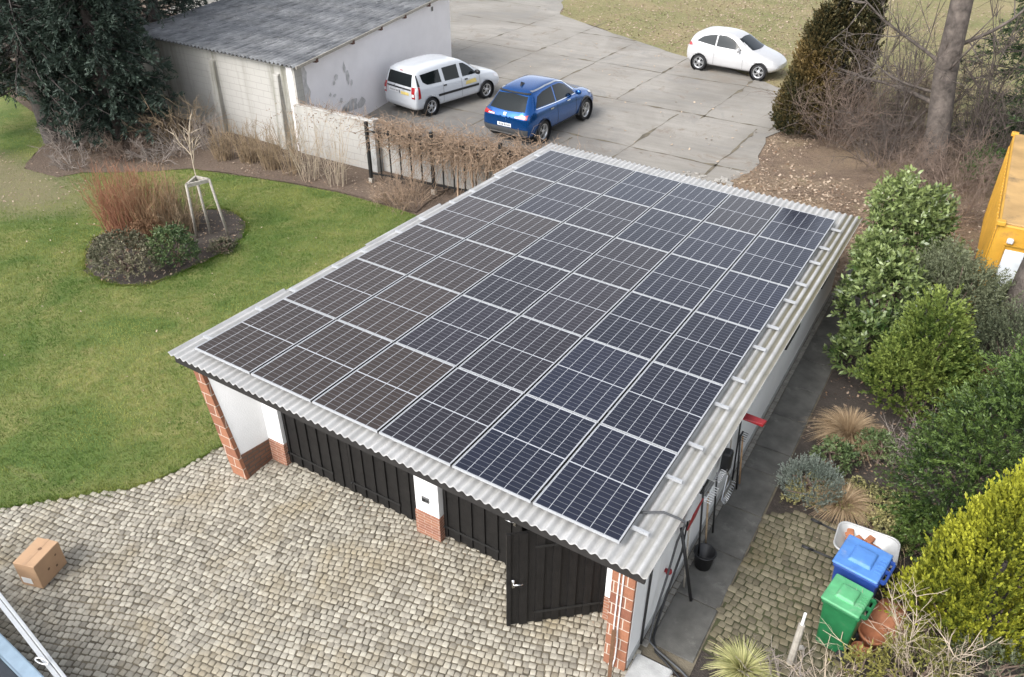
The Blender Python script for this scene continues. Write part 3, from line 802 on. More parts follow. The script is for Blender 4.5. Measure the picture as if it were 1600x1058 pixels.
for i in range(5):
    jit = [0, .03, -.02, .035, -.05][i]
    r_ = corr('roof', ys[i], ys[i + 1] + 0.15, XL + jit, XR, -0.135 + 0.0, 0.012, garage, M['roof_sheet'], zr, wl, am)
    r_.name = 'roof_sheet'
g = MB(G)
g.hexa([(XL + .06, -0.15, zr(XL, 0, -.30)), (7.38, -0.15, zr(7.3, 0, -.30)), (7.38, -0.11, zr(7.3, 0, -.30)), (XL + .06, -0.11, zr(XL, 0, -.30))],
       [(XL + .06, -0.15, zr(XL, 0, -.165)), (7.38, -0.15, zr(7.38, 0, -.165)), (7.38, -0.11, zr(7.38, 0, -.165)), (XL + .06, -0.11, zr(XL, 0, -.165))])
g.build('fascia_board', M['dark_wood'], garage)
for y_ in (0.25, 2.2, 4.4, 6.6, 8.8, 10.95):
    g = MB(G)
    a, b_ = (XL + .1, 7.38)
    g.hexa([(a, y_ - .04, zr(a, y_, -.27)), (b_, y_ - .04, zr(b_, y_, -.27)), (b_, y_ + .04, zr(b_, y_, -.27)), (a, y_ + .04, zr(a, y_, -.27))],
           [(a, y_ - .04, zr(a, y_, -.162)), (b_, y_ - .04, zr(b_, y_, -.162)), (b_, y_ + .04, zr(b_, y_, -.162)), (a, y_ + .04, zr(a, y_, -.162))])
    g.build('purlin', M['dark_wood'], garage)
g = MB(G); g.box(7.256, 7.30, 6.4, 7.3, 1.15, 1.62); g.build('window_shutter', M['plastic_black'], garage, bevel=0.01)
g = MB(G); g.box(7.256, 7.30, 9.0, 9.6, 1.1, 1.5); g.build('window_shutter', M['plastic_black'], garage, bevel=0.01)

# ------------------------------------------------------------------ solar panels
ax = Vector((1, 0, -TX)).normalized(); ay = Vector((0, 1, -TY)); ay = (ay - ax * ay.dot(ax)).normalized(); az = ax.cross(ay)
def roofmat(x, y, off=0.0):
    m_ = Matrix((ax, ay, az)).transposed().to_4x4(); m_.translation = (x, y, zr(x, y, off)); return m_
PX, PY = 1.166, 1.8344
rown = ['the front row along the eave', 'the second row from the eave', 'the third row from the eave', 'the fourth row from the eave', 'the fifth row from the eave', 'the row at the back eave']
coln = ['at the lawn-side end of', 'second from the lawn side in', 'third from the lawn side in', 'third from the path side in', 'second from the path side in', 'at the path-side end of']
fr = MB(); T = 0.035
fw = 0.0105
fr.box(0, PW, 0, fw, -T, 0); fr.box(0, PW, PL - fw, PL, -T, 0); fr.box(0, fw, fw, PL - fw, -T, 0); fr.box(PW - fw, PW, fw, PL - fw, -T, 0)
fr.box(-0.0015, 0.0, 0, PL, -T, -0.003, 1); fr.box(PW, PW + 0.0015, 0, PL, -T, -0.003, 1)  # dark side strips: shade of the gaps between columns put into the colour
fme = bpy.data.meshes.new('frame'); fme.from_pydata(fr.v, [], fr.f); fme.materials.append(M['alu']); fme.materials.append(M['black_metal'])  # black_metal here only darkens the side strips for the gap shade
fme.polygons.foreach_set('material_index', fr.m)
def glassme(mt):
    gq = MB(); gq.box(fw, PW - fw, fw, PL - fw, -0.008, -0.003)
    me = bpy.data.meshes.new('cell_glass'); me.from_pydata(gq.v, [], gq.f); me.materials.append(mt); return me
GM = {k: glassme(M[k]) for k in ('cell_blue', 'cell_mid_sheen', 'cell_brown_sheen')}
tone = ['bbbmll', 'bbmmll', 'bbmmll', 'bbmmll', 'bmmlll', 'mmllml']  # painted sheen per panel, browner towards the lawn side
tl = dict(b='cell_brown_sheen', m='cell_mid_sheen', l='cell_blue')
for r_ in range(6):
    for c_ in range(6):
        p = thing('solar_panel', '%s panel %s %s' % (dict(b='brown-sheened', m='grey-sheened', l='dark blue')[tone[r_][c_]], coln[c_], rown[r_]), 'solar panel', group='solar panels on the garage roof')
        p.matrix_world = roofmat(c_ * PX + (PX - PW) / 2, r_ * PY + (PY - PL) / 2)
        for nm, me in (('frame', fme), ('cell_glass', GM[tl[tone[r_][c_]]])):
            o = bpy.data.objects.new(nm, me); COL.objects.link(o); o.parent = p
# rails under the panels; their ends show on both sides
rm = MB(); rm.box(-0.20, 7.20, -0.02, 0.02, -0.04, 0.0)
rme = bpy.data.meshes.new('rail'); rme.from_pydata(rm.v, [], rm.f); rme.materials.append(M['alu'])
for r_ in range(6):
    for j, dy in enumerate((0.36, 1.42)):
        o = bpy.data.objects.new('mounting_rail', rme); COL.objects.link(o)
        o.matrix_world = roofmat(0, r_ * PY + dy, -0.038)
        tag(o, 'aluminium rail under the %s half of %s of solar panels' % (('near', 'far')[j], rown[r_]), 'rail', 'rails carrying the solar panels')
# conduit from the panels over the garden-side edge and down the wall
mb = MB()
zq = lambda x, y: zr(x, y, -0.075)
mb.tube([(6.93, 0.62, zq(6.93, .62)), (7.05, 0.70, zq(7.05, .7) + .01), (7.2, 0.80, zq(7.2, .8) + .01), (7.40, 0.80, zq(7.40, .8) + .012), (7.46, 0.83, zq(7.4, .8) - .04), (7.46, .86, 1.9), (7.38, .95, 1.5), (7.34, .9, .9), (7.33, .62, .35), (7.35, .5, .04), (7.5, .42, .04), (7.83, .32, .035), (8.1, .2, .03), (8.3, -.3, .03)], 0.015, 8)
tag(mb.build('cable_conduit', M['cladding'], smooth=True), 'grey cable conduit running from the panels over the roof edge and down', 'conduit')

# ------------------------------------------------------------------ the old shed beyond the garden
S = (-12, 16.5, 0)
shed = thing('storage_shed', 'long whitewashed shed with dark corrugated roof behind the garden', 'shed', S)
A_ = np.array((-8.98, 11.45)); B_ = np.array((-16.6, 11.68)); Cn = np.array((-10.97, 22.38)); D_ = B_ + (Cn - A_)
hz = lambda x, y: 2.70 + 0.022 * (y - 11.5)
def wallseg(mbx, p, q, th, z0, ztop, off=0.0):
    p = np.array(p); q = np.array(q); d = (q - p) / np.linalg.norm(q - p); s = np.array((-d[1], d[0]))
    a = p + s * off; b2 = q + s * off; c2 = q + s * (off + th); e = p + s * (off + th)
    zt_ = ztop if callable(ztop) else (lambda x, y: ztop)
    mbx.hexa([(*a, z0), (*b2, z0), (*c2, z0), (*e, z0)], [(*a, zt_(*a)), (*b2, zt_(*b2)), (*c2, zt_(*c2)), (*e, zt_(*e))])
g = MB(S); wallseg(g, B_, A_, 0.3, -0.1, lambda x, y: hz(x, y) - .12)
g.build('side_wall', M['shed_side'], shed, bevel=0.01)
g = MB(S); wallseg(g, A_ + np.array((-.004, .02)), Cn, 0.3, -0.1, lambda x, y: hz(x, y) - .12)
wallseg(g, Cn, D_, 0.3, -0.1, lambda x, y: hz(x, y) - .12, off=.0)
g.build('gable_wall', M['shed_gable'], shed, bevel=0.01)
for xx in (-9.75, -12.65, -15.55):
    g = MB(S); yb = 11.45 + (-8.98 - xx) * 0.0302
    g.hexa([(xx - .16, yb - .22, -.1), (xx + .16, yb - .22, -.1), (xx + .16, yb + .02, -.1), (xx - .16, yb + .02, -.1)],
           [(xx - .13, yb - .10, 2.28), (xx + .13, yb - .10, 2.28), (xx + .13, yb + .02, 2.34), (xx - .13, yb + .02, 2.34)])
    g.build('buttress', M['shed_side'], shed, bevel=0.01)
# patches where the render has come off the gable
def onG(s, z, off=0.012):
    d = (Cn - A_) / np.linalg.norm(Cn - A_); n_ = np.array((d[1], -d[0]))
    p = A_ + d * s + n_ * off; return (p[0], p[1], z)
rg = np.random.default_rng(5)
def patch_poly(c_s, c_z, rs, rz, k=14):
    return [onG(c_s + rs * math.cos(2 * PI * i / k) * rg.uniform(.6, 1.2), c_z + rz * math.sin(2 * PI * i / k) * rg.uniform(.6, 1.2)) for i in range(k)]
g = MB(S)
pc = [onG(0.03, 2.5), onG(.5, 2.52), onG(.62, 2.3), onG(.55, 2.0), onG(.7, 1.7), onG(.5, 1.3), onG(.42, .9), onG(.3, .6), onG(.03, .5)]
g.add(pc, [tuple(range(len(pc)))]); g.build('bare_patch', M['grey_patch'], shed)
for a in ((2.75, 1.9, .07, .2), (2.9, 1.6, .1, .25), (2.2, 1.75, .12, .1), (2.05, 1.6, .08, .08), (2.9, .6, .6, .22), (2.5, .45, .3, .2), (1.75, 1.3, .07, .07), (2.0, 1.22, .09, .06), (3.1, 1.35, .07, .12), (2.35, .95, .1, .09), (3.6, .5, .25, .2)):
    g = MB(S); pp = patch_poly(*a); g.add(pp, [tuple(range(len(pp)))]); g.build('bare_patch', M['grey_patch'], shed)
g = MB(S); g.add([onG(9.4, 2.42, .014), onG(9.55, 2.42, .014), onG(9.55, 2.58, .014), onG(9.4, 2.58, .014)], [(0, 1, 2, 3)]); g.build('vent', M['plastic_grey'], shed)
# roof: overlapping sheets with ribs running back from the eave
dirY = (Cn - A_) / np.linalg.norm(Cn - A_)
def shed_roof():
    wl_, am_, npw, courses, L = 0.177, 0.034, 8, 7, 11.6
    e = np.array((A_ - B_)); W_ = np.linalg.norm(e) + 0.25; e = e / np.linalg.norm(e)
    nx = int(W_ / wl_ * npw); u = np.linspace(0, W_, nx); out = []
    steps = []
    for k in range(courses):
        s0, s1 = k * L / courses - .25, (k + 1) * L / courses - .25
        steps += [(s0, .012), ((s0 + s1) / 2, .006), (s1 - .004, .0)]
    for s_, lift in steps:
        P = B_[None] - e * 0.05 + e[None] * u[:, None] + dirY[None] * s_
        z = hz(P[:, 0], P[:, 1]) + lift + am_ * np.cos(u / wl_ * 2 * PI)
        out.append(np.stack([P[:, 0] - S[0], P[:, 1] - S[1], z], 1))
    i = np.arange(nx - 1); F = []
    for r_ in range(len(steps) - 1):
        F.append(np.stack([r_ * nx + i, r_ * nx + i + 1, (r_ + 1) * nx + i + 1, (r_ + 1) * nx + i], 1))
    o = link('roof', fast_mesh('roof', np.concatenate(out), np.concatenate(F)), M['old_roof'], shed, False)
    md = o.modifiers.new('solid', 'SOLIDIFY'); md.thickness = 0.008; md.offset = -1
shed_roof()
for s in (0.9, 3.1, 5.0, 6.8, 8.8, 10.6):
    g = MB(S); a = np.array(onG(s, 0, -.2)[:2]); b2 = np.array(onG(s, 0, .26)[:2])
    z = hz(*a) - .10
    g.bar((*a, z), (*b2, z), .12, .12); g.build('rafter_end', M['rafter'], shed)
g = MB(S); a = onG(-.2, hz(*A_) - .05, .235); b2 = onG(11.3, hz(*Cn) - .04, .235); g.bar(a, b2, .03, .09); g.build('verge_board', M['pale_wood'], shed)

# low block wall running on from the shed corner
W0 = (-7.4, 11.4, 0)
lw = thing('garden_wall', 'low white block wall joined to the shed corner behind the fence', 'wall', W0)
g = MB(W0); g.box(-9.1, -5.95, 11.32, 11.50, -.1, 1.52); g.build('wall', M['shed_side'], lw, bevel=0.01)
g = MB(W0); g.box(-6.15, -5.93, 11.28, 11.54, -.1, 1.56); g.build('pier', M['plinth_grey'], lw, bevel=0.01)
lw2 = thing('yard_wall', 'white rendered wall strip seen between the fence bars', 'wall', (-3, 11.7, 0))
g = MB((-3, 11.7, 0)); g.box(-5.93, 0.2, 11.55, 11.72, -.1, 1.12); g.build('wall', M['shed_side'], lw2, bevel=0.01)

# iron fence between garden and yard
F0, F1 = np.array((-5.62, 10.62)), np.array((0.0, 11.35))
fence = thing('iron_fence', 'dark iron bar fence overgrown by a dry vine', 'fence', (-2.8, 11.0, 0))
FO = (-2.8, 11.0, 0)
fd = (F1 - F0) / np.linalg.norm(F1 - F0); FL = np.linalg.norm(F1 - F0)
for s in (0, 2.05, 4.1, FL):
    p = F0 + fd * s; g = MB(FO); g.box(p[0] - .04, p[0] + .04, p[1] - .04, p[1] + .04, 0, 1.78); o = g.build('post', M['black_metal'], fence)
    g = MB(FO); g.box(p[0] - .06, p[0] + .06, p[1] - .06, p[1] + .06, -.1, .14); g.build('footing', M['pale_wood'], fence)
for z in (0.28, 1.52):
    g = MB(FO); g.bar((*F0, z), (*F1, z), .03, .05); g.build('rail', M['black_metal'], fence)
s = .36
while s < FL:
    p = F0 + fd * s
    if min(abs(s - q) for q in (0, 2.05, 4.1)) > .12:
        g = MB(FO); g.box(p[0] - .016, p[0] + .016, p[1] - .016, p[1] + .016, .16, 1.62); g.build('bar', M['black_metal'], fence)
    s += .335

# ------------------------------------------------------------------ vehicles
def subdivided(o, lv):
    md = o.modifiers.new('s', 'SUBSURF'); md.levels = md.render_levels = lv
    dg = bpy.context.evaluated_depsgraph_get(); e = o.evaluated_get(dg)
    me = bpy.data.meshes.new_from_object(e); o.modifiers.clear(); old = o.data; o.data = me; bpy.data.meshes.remove(old)

def car(name, label, cat, pose, st, wb, wr, track, pmat, glass, extra, creases=()):
    root = thing(name, label, cat, pose[:3], pose[3])
    secs = []
    for (x, zb, zbelt, zt, ws, wm, wbt, wt) in st:
        h = zbelt - zb; gh = zt - zbelt
        half = [(0, zb), (ws * .8, zb), (ws, zb + .04), (wm * .985, zb + .30 * h), (wm, zb + .62 * h), (wbt + .012, zbelt - .03), (wbt - .01, zbelt),
                (wbt + (wt - wbt) * .55, zbelt + gh * .55), (wt + .03, zt - .10 * gh - .005), (wt * .9, zt - .01), (wt * .5, zt + .004), (0, zt + .008)]
        ring = [(x, -y, z) for y, z in half] + [(x, y, z) for y, z in half[-2:0:-1]]
        secs.append(ring)
    n = len(secs[0]); vs = [p for r_ in secs for p in r_]; fs = []
    for i in range(len(secs) - 1):
        for k in range(n):
            fs.append((i * n + k, (i + 1) * n + k, (i + 1) * n + (k + 1) % n, i * n + (k + 1) % n))
    hn = n // 2
    for base, flip in ((0, False), ((len(secs) - 1) * n, True)):
        for k in range(hn):
            q = (base + k, base + k + 1, base + (n - k - 1) % n, base + (n - k) % n) if k else (base, base + 1, base + n - 1)
            if k == hn - 1: q = (base + k, base + k + 1, base + n - k - 1)
            fs.append(q if not flip else q[::-1])
    mbv = MB(); mbv.add(vs, fs)
    body = mbv.build('body', pmat, root, smooth=True)
    subdivided(body, 2)
    bm = bmesh.new(); bm.from_mesh(body.data); bmesh.ops.recalc_face_normals(bm, faces=bm.faces[:]); bm.to_mesh(body.data)
    bvh = BVHTree.FromBMesh(bm); bm.free()
    # wheel arches cut out of the body
    for xw in (0, wb):
        for sgn in (-1, 1):
            cme = MB(); cme.lathe([(0.001, -.2), (wr + .032, -.2), (wr + .032, .2), (0.001, .2)], 28, Matrix.Translation((xw, sgn * (track + .02), wr + .01)) @ Matrix.Rotation(PI / 2, 4, 'X'))
            cut = cme.build('cutter', M['plastic_black'])
            cb = bmesh.new(); cb.from_mesh(cut.data); bmesh.ops.remove_doubles(cb, verts=cb.verts, dist=1e-4); bmesh.ops.recalc_face_normals(cb, faces=cb.faces[:]); cb.to_mesh(cut.data); cb.free()
            cut.parent = root
            md = body.modifiers.new('b', 'BOOLEAN'); md.object = cut; md.operation = 'DIFFERENCE'; md.solver = 'EXACT'
            bpy.context.view_layer.update()
            dg = bpy.context.evaluated_depsgraph_get()
            me = bpy.data.meshes.new_from_object(body.evaluated_get(dg)); body.modifiers.clear(); body.data = me
            cmesh = cut.data; bpy.data.objects.remove(cut); bpy.data.meshes.remove(cmesh)
            mw = MB(); mw.lathe([(0.001, -.19), (wr + .028, -.19), (wr + .028, .07)], 28, Matrix.Translation((xw, sgn * (track + .0), wr + .01)) @ Matrix.Rotation(-sgn * PI / 2, 4, 'X'))
            mw.build('arch_liner', M['plastic_black'], root)
    # patches that lie on the body surface
    def patch(pname, bottom, top, mode, mt, nu=14, nv=5, off=.006, parent=None, lbl=None):
        def res(pl, k):
            pl = np.array(pl, float); d = np.r_[0, np.cumsum(np.linalg.norm(np.diff(pl, axis=0), axis=1))]
            tt = np.linspace(0, d[-1], k); return np.stack([np.interp(tt, d, pl[:, j]) for j in (0, 1)], 1)
        b_, t_ = res(bottom, nu), res(top, nu)
        g_ = np.full((nv, nu, 3), np.nan)
        for j in range(nv):
            for i in range(nu):
                a, c_ = b_[i] + (t_[i] - b_[i]) * j / (nv - 1)
                if mode == 'R': o_, d_ = (a, -4, c_), (0, 1, 0)
                elif mode == 'L': o_, d_ = (a, 4, c_), (0, -1, 0)
                elif mode == 'B': o_, d_ = (-6, a, c_), (1, 0, 0)
                elif mode == 'F': o_, d_ = (9, a, c_), (-1, 0, 0)
                else: o_, d_ = (a, c_, 6), (0, 0, -1)
                loc, nrm, idx, dist = bvh.ray_cast(Vector(o_), Vector(d_))
                if loc is not None:
                    if nrm.dot(Vector(d_)) > 0: nrm = -nrm
                    g_[j, i] = loc + nrm * off
        mbp = MB(); vs_ = [tuple(p) for p in g_.reshape(-1, 3)]; fs_ = []
        for j in range(nv - 1):
            for i in range(nu - 1):
                q = (j * nu + i, j * nu + i + 1, (j + 1) * nu + i + 1, (j + 1) * nu + i)
                if not any(np.isnan(g_.reshape(-1, 3)[k_]).any() for k_ in q): fs_.append(q)
        vs_ = [(0, 0, 0) if np.isnan(p[0]) else p for p in vs_]
        mbp.add(vs_, fs_)
        bmq = bmesh.new(); meq = bpy.data.meshes.new(pname); meq.from_pydata(mbp.v, [], mbp.f); bmq.from_mesh(meq)
        bmesh.ops.delete(bmq, geom=[v_ for v_ in bmq.verts if not v_.link_faces], context='VERTS')
        bmesh.ops.recalc_face_normals(bmq, faces=bmq.faces[:])
        bmq.to_mesh(meq); bmq.free()
        o_ = link(pname, meq, mt, parent or root, True)
        if lbl: o_['label'] = lbl
        return o_
    for pn, bo, to, mode in glass:
        modes = ('R', 'L') if mode == 'S' else (mode,)
        for md_ in modes: patch(pn, bo, to, md_, M['car_glass'])
    extra(root, patch)
    # wheels
    wm_ = MB()
    wm_.lathe([(wr * .62, -.10), (wr * .9, -.105), (wr * .985, -.085), (wr, -.05), (wr, .05), (wr * .985, .085), (wr * .9, .105), (wr * .66, .10), (wr * .62, .06)], 32)
    rm_ = MB()
    rm_.lathe([(wr * .69, .102), (wr * .66, .106), (wr * .61, .09), (wr * .58, .05), (wr * .57, -.05)], 32)
    for k in range(5):
        a = 2 * PI * k / 5
        for da in (-.16, .16):
            rm_.add([Vector((math.cos(a + da * 1.6) * .05, math.sin(a + da * 1.6) * .05, .095)), Vector((math.cos(a + da - .075) * wr * .63, math.sin(a + da - .075) * wr * .63, .085)), Vector((math.cos(a + da + .075) * wr * .63, math.sin(a + da + .075) * wr * .63, .085)), Vector((math.cos(a + da * 1.6 + .5) * .05, math.sin(a + da * 1.6 + .5) * .05, .095))], [(0, 1, 2, 3)])
    rm_.lathe([(0.001, .104), (.06, .10), (.075, .085)], 14)
    hub = MB(); hub.lathe([(0.001, .03), (wr * .58, .03), (wr * .58, -.03)], 24)
    tme = rme_ = hme = None
    for xw in (0, wb):
        for sgn in (-1, 1):
            wl_ = bpy.data.objects.new('wheel', None); COL.objects.link(wl_); wl_.parent = root
            wl_.location = (xw, sgn * (track - .085), wr); wl_.rotation_euler = (-sgn * PI / 2, 0, 0)
            if tme is None:
                a_ = wm_.build('tyre', M['rubber'], wl_, True); b2_ = rm_.build('rim', M['rim'], wl_, True); c2_ = hub.build('brake_disc', M['plastic_black'], wl_, True)
                tme, rme_, hme = a_.data, b2_.data, c2_.data
            else:
                for nm_, me_ in (('tyre', tme), ('rim', rme_), ('brake_disc', hme)):
                    q_ = bpy.data.objects.new(nm_, me_); COL.objects.link(q_); q_.parent = wl_
    return root

def mirrors(root, x, y, z, mt):
    for s in (-1, 1):
        g_ = MB(); g_.lathe([(0.001, -.11), (.06, -.10), (.085, -.03), (.085, .03), (.06, .10), (0.001, .11)], 12, Matrix.Translation((x, s * (y + .09), z)) @ Matrix.Rotation(PI / 2, 4, 'X') @ Matrix.Diagonal((.8, 1.0, 1, 1)))
        o_ = g_.build('mirror', mt, root, smooth=True)

# compact blue crossover
suv_st = [(-.87, .50, .82, .88, .62, .74, .66, .42), (-.80, .36, .95, 1.00, .78, .86, .80, .52), (-.66, .28, 1.02, 1.14, .85, .915, .84, .62), (-.34, .25, 1.05, 1.50, .88, .93, .85, .60), (-.12, .25, 1.05, 1.585, .88, .93, .85, .60),
          (.5, .24, 1.02, 1.63, .88, .925, .85, .60), (1.1, .24, 1.00, 1.63, .88, .92, .85, .60), (1.55, .24, .99, 1.57, .88, .92, .84, .585), (2.05, .24, .98, 1.30, .88, .92, .84, .60), (2.42, .24, .97, 1.06, .88, .92, .82, .66),
          (2.9, .24, .93, 1.00, .87, .915, .79, .58), (3.3, .27, .84, .91, .82, .88, .74, .5), (3.52, .34, .70, .76, .68, .76, .64, .42), (3.60, .42, .6, .64, .5, .58, .5, .3)]
suv_glass = [('rear_window', [(-.66, 1.115), (0, 1.089), (.66, 1.115)], [(-.55, 1.500), (0, 1.532), (.55, 1.500)], 'B'),
             ('side_window', [(-.30, 1.167), (.85, 1.105)], [(-.02, 1.459), (.3, 1.532), (.85, 1.573)], 'S'),
             ('side_window', [(.93, 1.099), (2.12, 1.073)], [(.93, 1.573), (1.35, 1.553), (1.65, 1.459), (2.05, 1.167)], 'S'),
             ('windscreen', [(-.74, 1.125), (0, 1.105), (.74, 1.125)], [(-.56, 1.563), (0, 1.594), (.56, 1.563)], 'F')]
def suv_extra(root, patch):
    patch('roof_rail', [(-.15, 1.589), (.6, 1.631), (1.2, 1.626), (1.6, 1.542), (2.15, 1.146)], [(-.15, 1.620), (.6, 1.662), (1.2, 1.657), (1.6, 1.573), (2.15, 1.177)], 'R', M['chrome'], 24, 2, .012)
    patch('roof_rail', [(-.15, 1.589), (.6, 1.631), (1.2, 1.626), (1.6, 1.542), (2.15, 1.146)], [(-.15, 1.620), (.6, 1.662), (1.2, 1.657), (1.6, 1.573), (2.15, 1.177)], 'L', M['chrome'], 24, 2, .012)
    patch('bumper', [(-.80, .40), (.80, .40)], [(-.84, .60), (.84, .60)], 'B', M['cladding'], 18, 4, .012)
    patch('bumper_trim', [(-.6, .385), (.6, .385)], [(-.6, .43), (.6, .43)], 'B', M['chrome'], 14, 2, .022)
    patch('spoiler', [(-.57, 1.537), (.57, 1.537)], [(-.57, 1.573), (.57, 1.573)], 'B', M['plastic_black'], 12, 2, .02)
    for s in (-1, 1):
        patch('tail_light', [(s * .38, 0.938), (s * .80, 0.927)], [(s * .38, 0.985), (s * .80, 1.047)], 'B', M['tail_red'], 10, 4, .012)
        patch('tail_light_strip', [(s * .38, 0.943), (s * .62, 0.948)], [(s * .38, 0.969), (s * .62, 0.985)], 'B', M['lamp_clear'], 8, 2, .018)
        patch('sill', [(.45, .27), (2.25, .27)], [(.45, .37), (2.25, .37)], 'R' if s < 0 else 'L', M['cladding'], 16, 3, .01)
        patch('headlight', [(3.05, 0.875), (3.4, .76)], [(3.02, 0.938), (3.36, 0.865)], 'R' if s < 0 else 'L', M['lamp_clear'], 6, 3, .01)
        for x in (.55, 1.615):
            patch('door_handle', [(x - .1, .955), (x + .1, .95)], [(x - .1, .985), (x + .1, .98)], 'R' if s < 0 else 'L', M['chrome'], 4, 2, .025)
        patch('door_seam', [(.905, .38), (.895, 1.042)], [(.917, .38), (.907, 1.042)], 'R' if s < 0 else 'L', M['plastic_black'], 10, 2, .004)
        patch('door_seam', [(2.1, .38), (2.12, 1.042)], [(2.112, .38), (2.132, 1.042)], 'R' if s < 0 else 'L', M['plastic_black'], 10, 2, .004)
        patch('window_trim', [(-.32, 1.131), (.9, 1.073), (2.15, 1.047)], [(-.32, 1.146), (.9, 1.092), (2.15, 1.065)], 'R' if s < 0 else 'L', M['chrome'], 18, 2, .012)
    for xw_ in (0, 2.74):
        for s in (-1, 1):
            g_ = MB(); pts_ = [(xw_ + .425 * math.cos(a), s * .885, .375 + .425 * math.sin(a)) for a in np.linspace(-.25, PI + .25, 22)]
            g_.tube(pts_, .038, 8); g_.build('arch_cladding', M['cladding'], root, True)
    pl = patch('number_plate', [(-.26, .63), (.26, .63)], [(-.26, .74), (.26, .74)], 'B', M['plate'], 8, 3, .016)
    for i, x in enumerate((-.2, -.15, -.08, -.02, .05, .11, .17)):
        patch('plate_letter', [(x - .016, .655), (x + .016, .655)], [(x - .016, .715), (x + .016, .715)], 'B', M['plate_ink'], 2, 2, .02, pl)
    patch('badge', [(-.05, 0.969), (.05, 0.969)], [(-.05, 1.042), (.05, 1.042)], 'B', M['chrome'], 4, 4, .02)
    g_ = MB(); g_.add([(.05, -.03, 1.67), (.05, .03, 1.67), (.3, 0, 1.70), (.07, 0, 1.80)], [(0, 1, 3), (1, 2, 3), (2, 0, 3)]); g_.build('antenna', M['plastic_black'], root)
    g_ = MB(); g_.bar((-.62, -.25, 1.13), (-.645, .12, 1.12), .02, .02); g_.build('wiper', M['plastic_black'], root)
    mirrors(root, 2.04, .91, 1.15, M['paint_blue'])
hd = math.radians(87.3)
car('parked_suv', 'metallic blue crossover parked beside the white estate van', 'car', (-3.09 - .83 * math.sin(hd), 16.09 + .83 * math.cos(hd), 0, hd), [(x_ * 1.02, a_, b_ * 1.04, c_ * 1.045, d_, e_ * 1.01, f_ * 1.01, g_ * .96) for (x_, a_, b_, c_, d_, e_, f_, g_) in suv_st], 2.74, .365, .915, M['paint_blue'], suv_glass, suv_extra)

# tall white estate
van_st = [(-.73, .46, .84, .90, .66, .76, .74, .50), (-.68, .30, .98, 1.08, .80, .84, .82, .60), (-.60, .27, 1.02, 1.40, .83, .865, .835, .64), (-.50, .26, 1.03, 1.585, .84, .87, .84, .64), (-.30, .25, 1.02, 1.64, .84, .87, .84, .645),
          (.5, .24, 1.0, 1.68, .84, .87, .84, .65), (1.3, .24, .98, 1.67, .84, .87, .83, .645), (1.75, .24, .97, 1.58, .84, .87, .83, .63), (2.2, .24, .96, 1.28, .84, .87, .82, .64), (2.48, .24, .95, 1.06, .84, .865, .80, .66),
          (3.0, .24, .90, .98, .83, .86, .77, .58), (3.4, .27, .82, .88, .78, .83, .71, .5), (3.62, .34, .70, .76, .66, .73, .62, .42), (3.71, .42, .58, .62, .5, .58, .48, .3)]
van_glass = [('rear_window', [(-.62, 1.07), (.62, 1.07)], [(-.57, 1.46), (.57, 1.46)], 'B'),
             ('side_window', [(-.30, 1.20), (-.12, 1.085), (.55, 1.06)], [(-.36, 1.44), (.05, 1.46), (.50, 1.48)], 'S'),
             ('side_window', [(.72, 1.05), (1.42, 1.03)], [(.66, 1.49), (1.38, 1.49)], 'S'),
             ('side_window', [(1.58, 1.03), (2.32, 1.01)], [(1.54, 1.48), (1.72, 1.46), (1.95, 1.33), (2.26, 1.08)], 'S'),
             ('windscreen', [(-.70, 1.09), (0, 1.07), (.70, 1.09)], [(-.58, 1.52), (0, 1.55), (.58, 1.52)], 'F')]
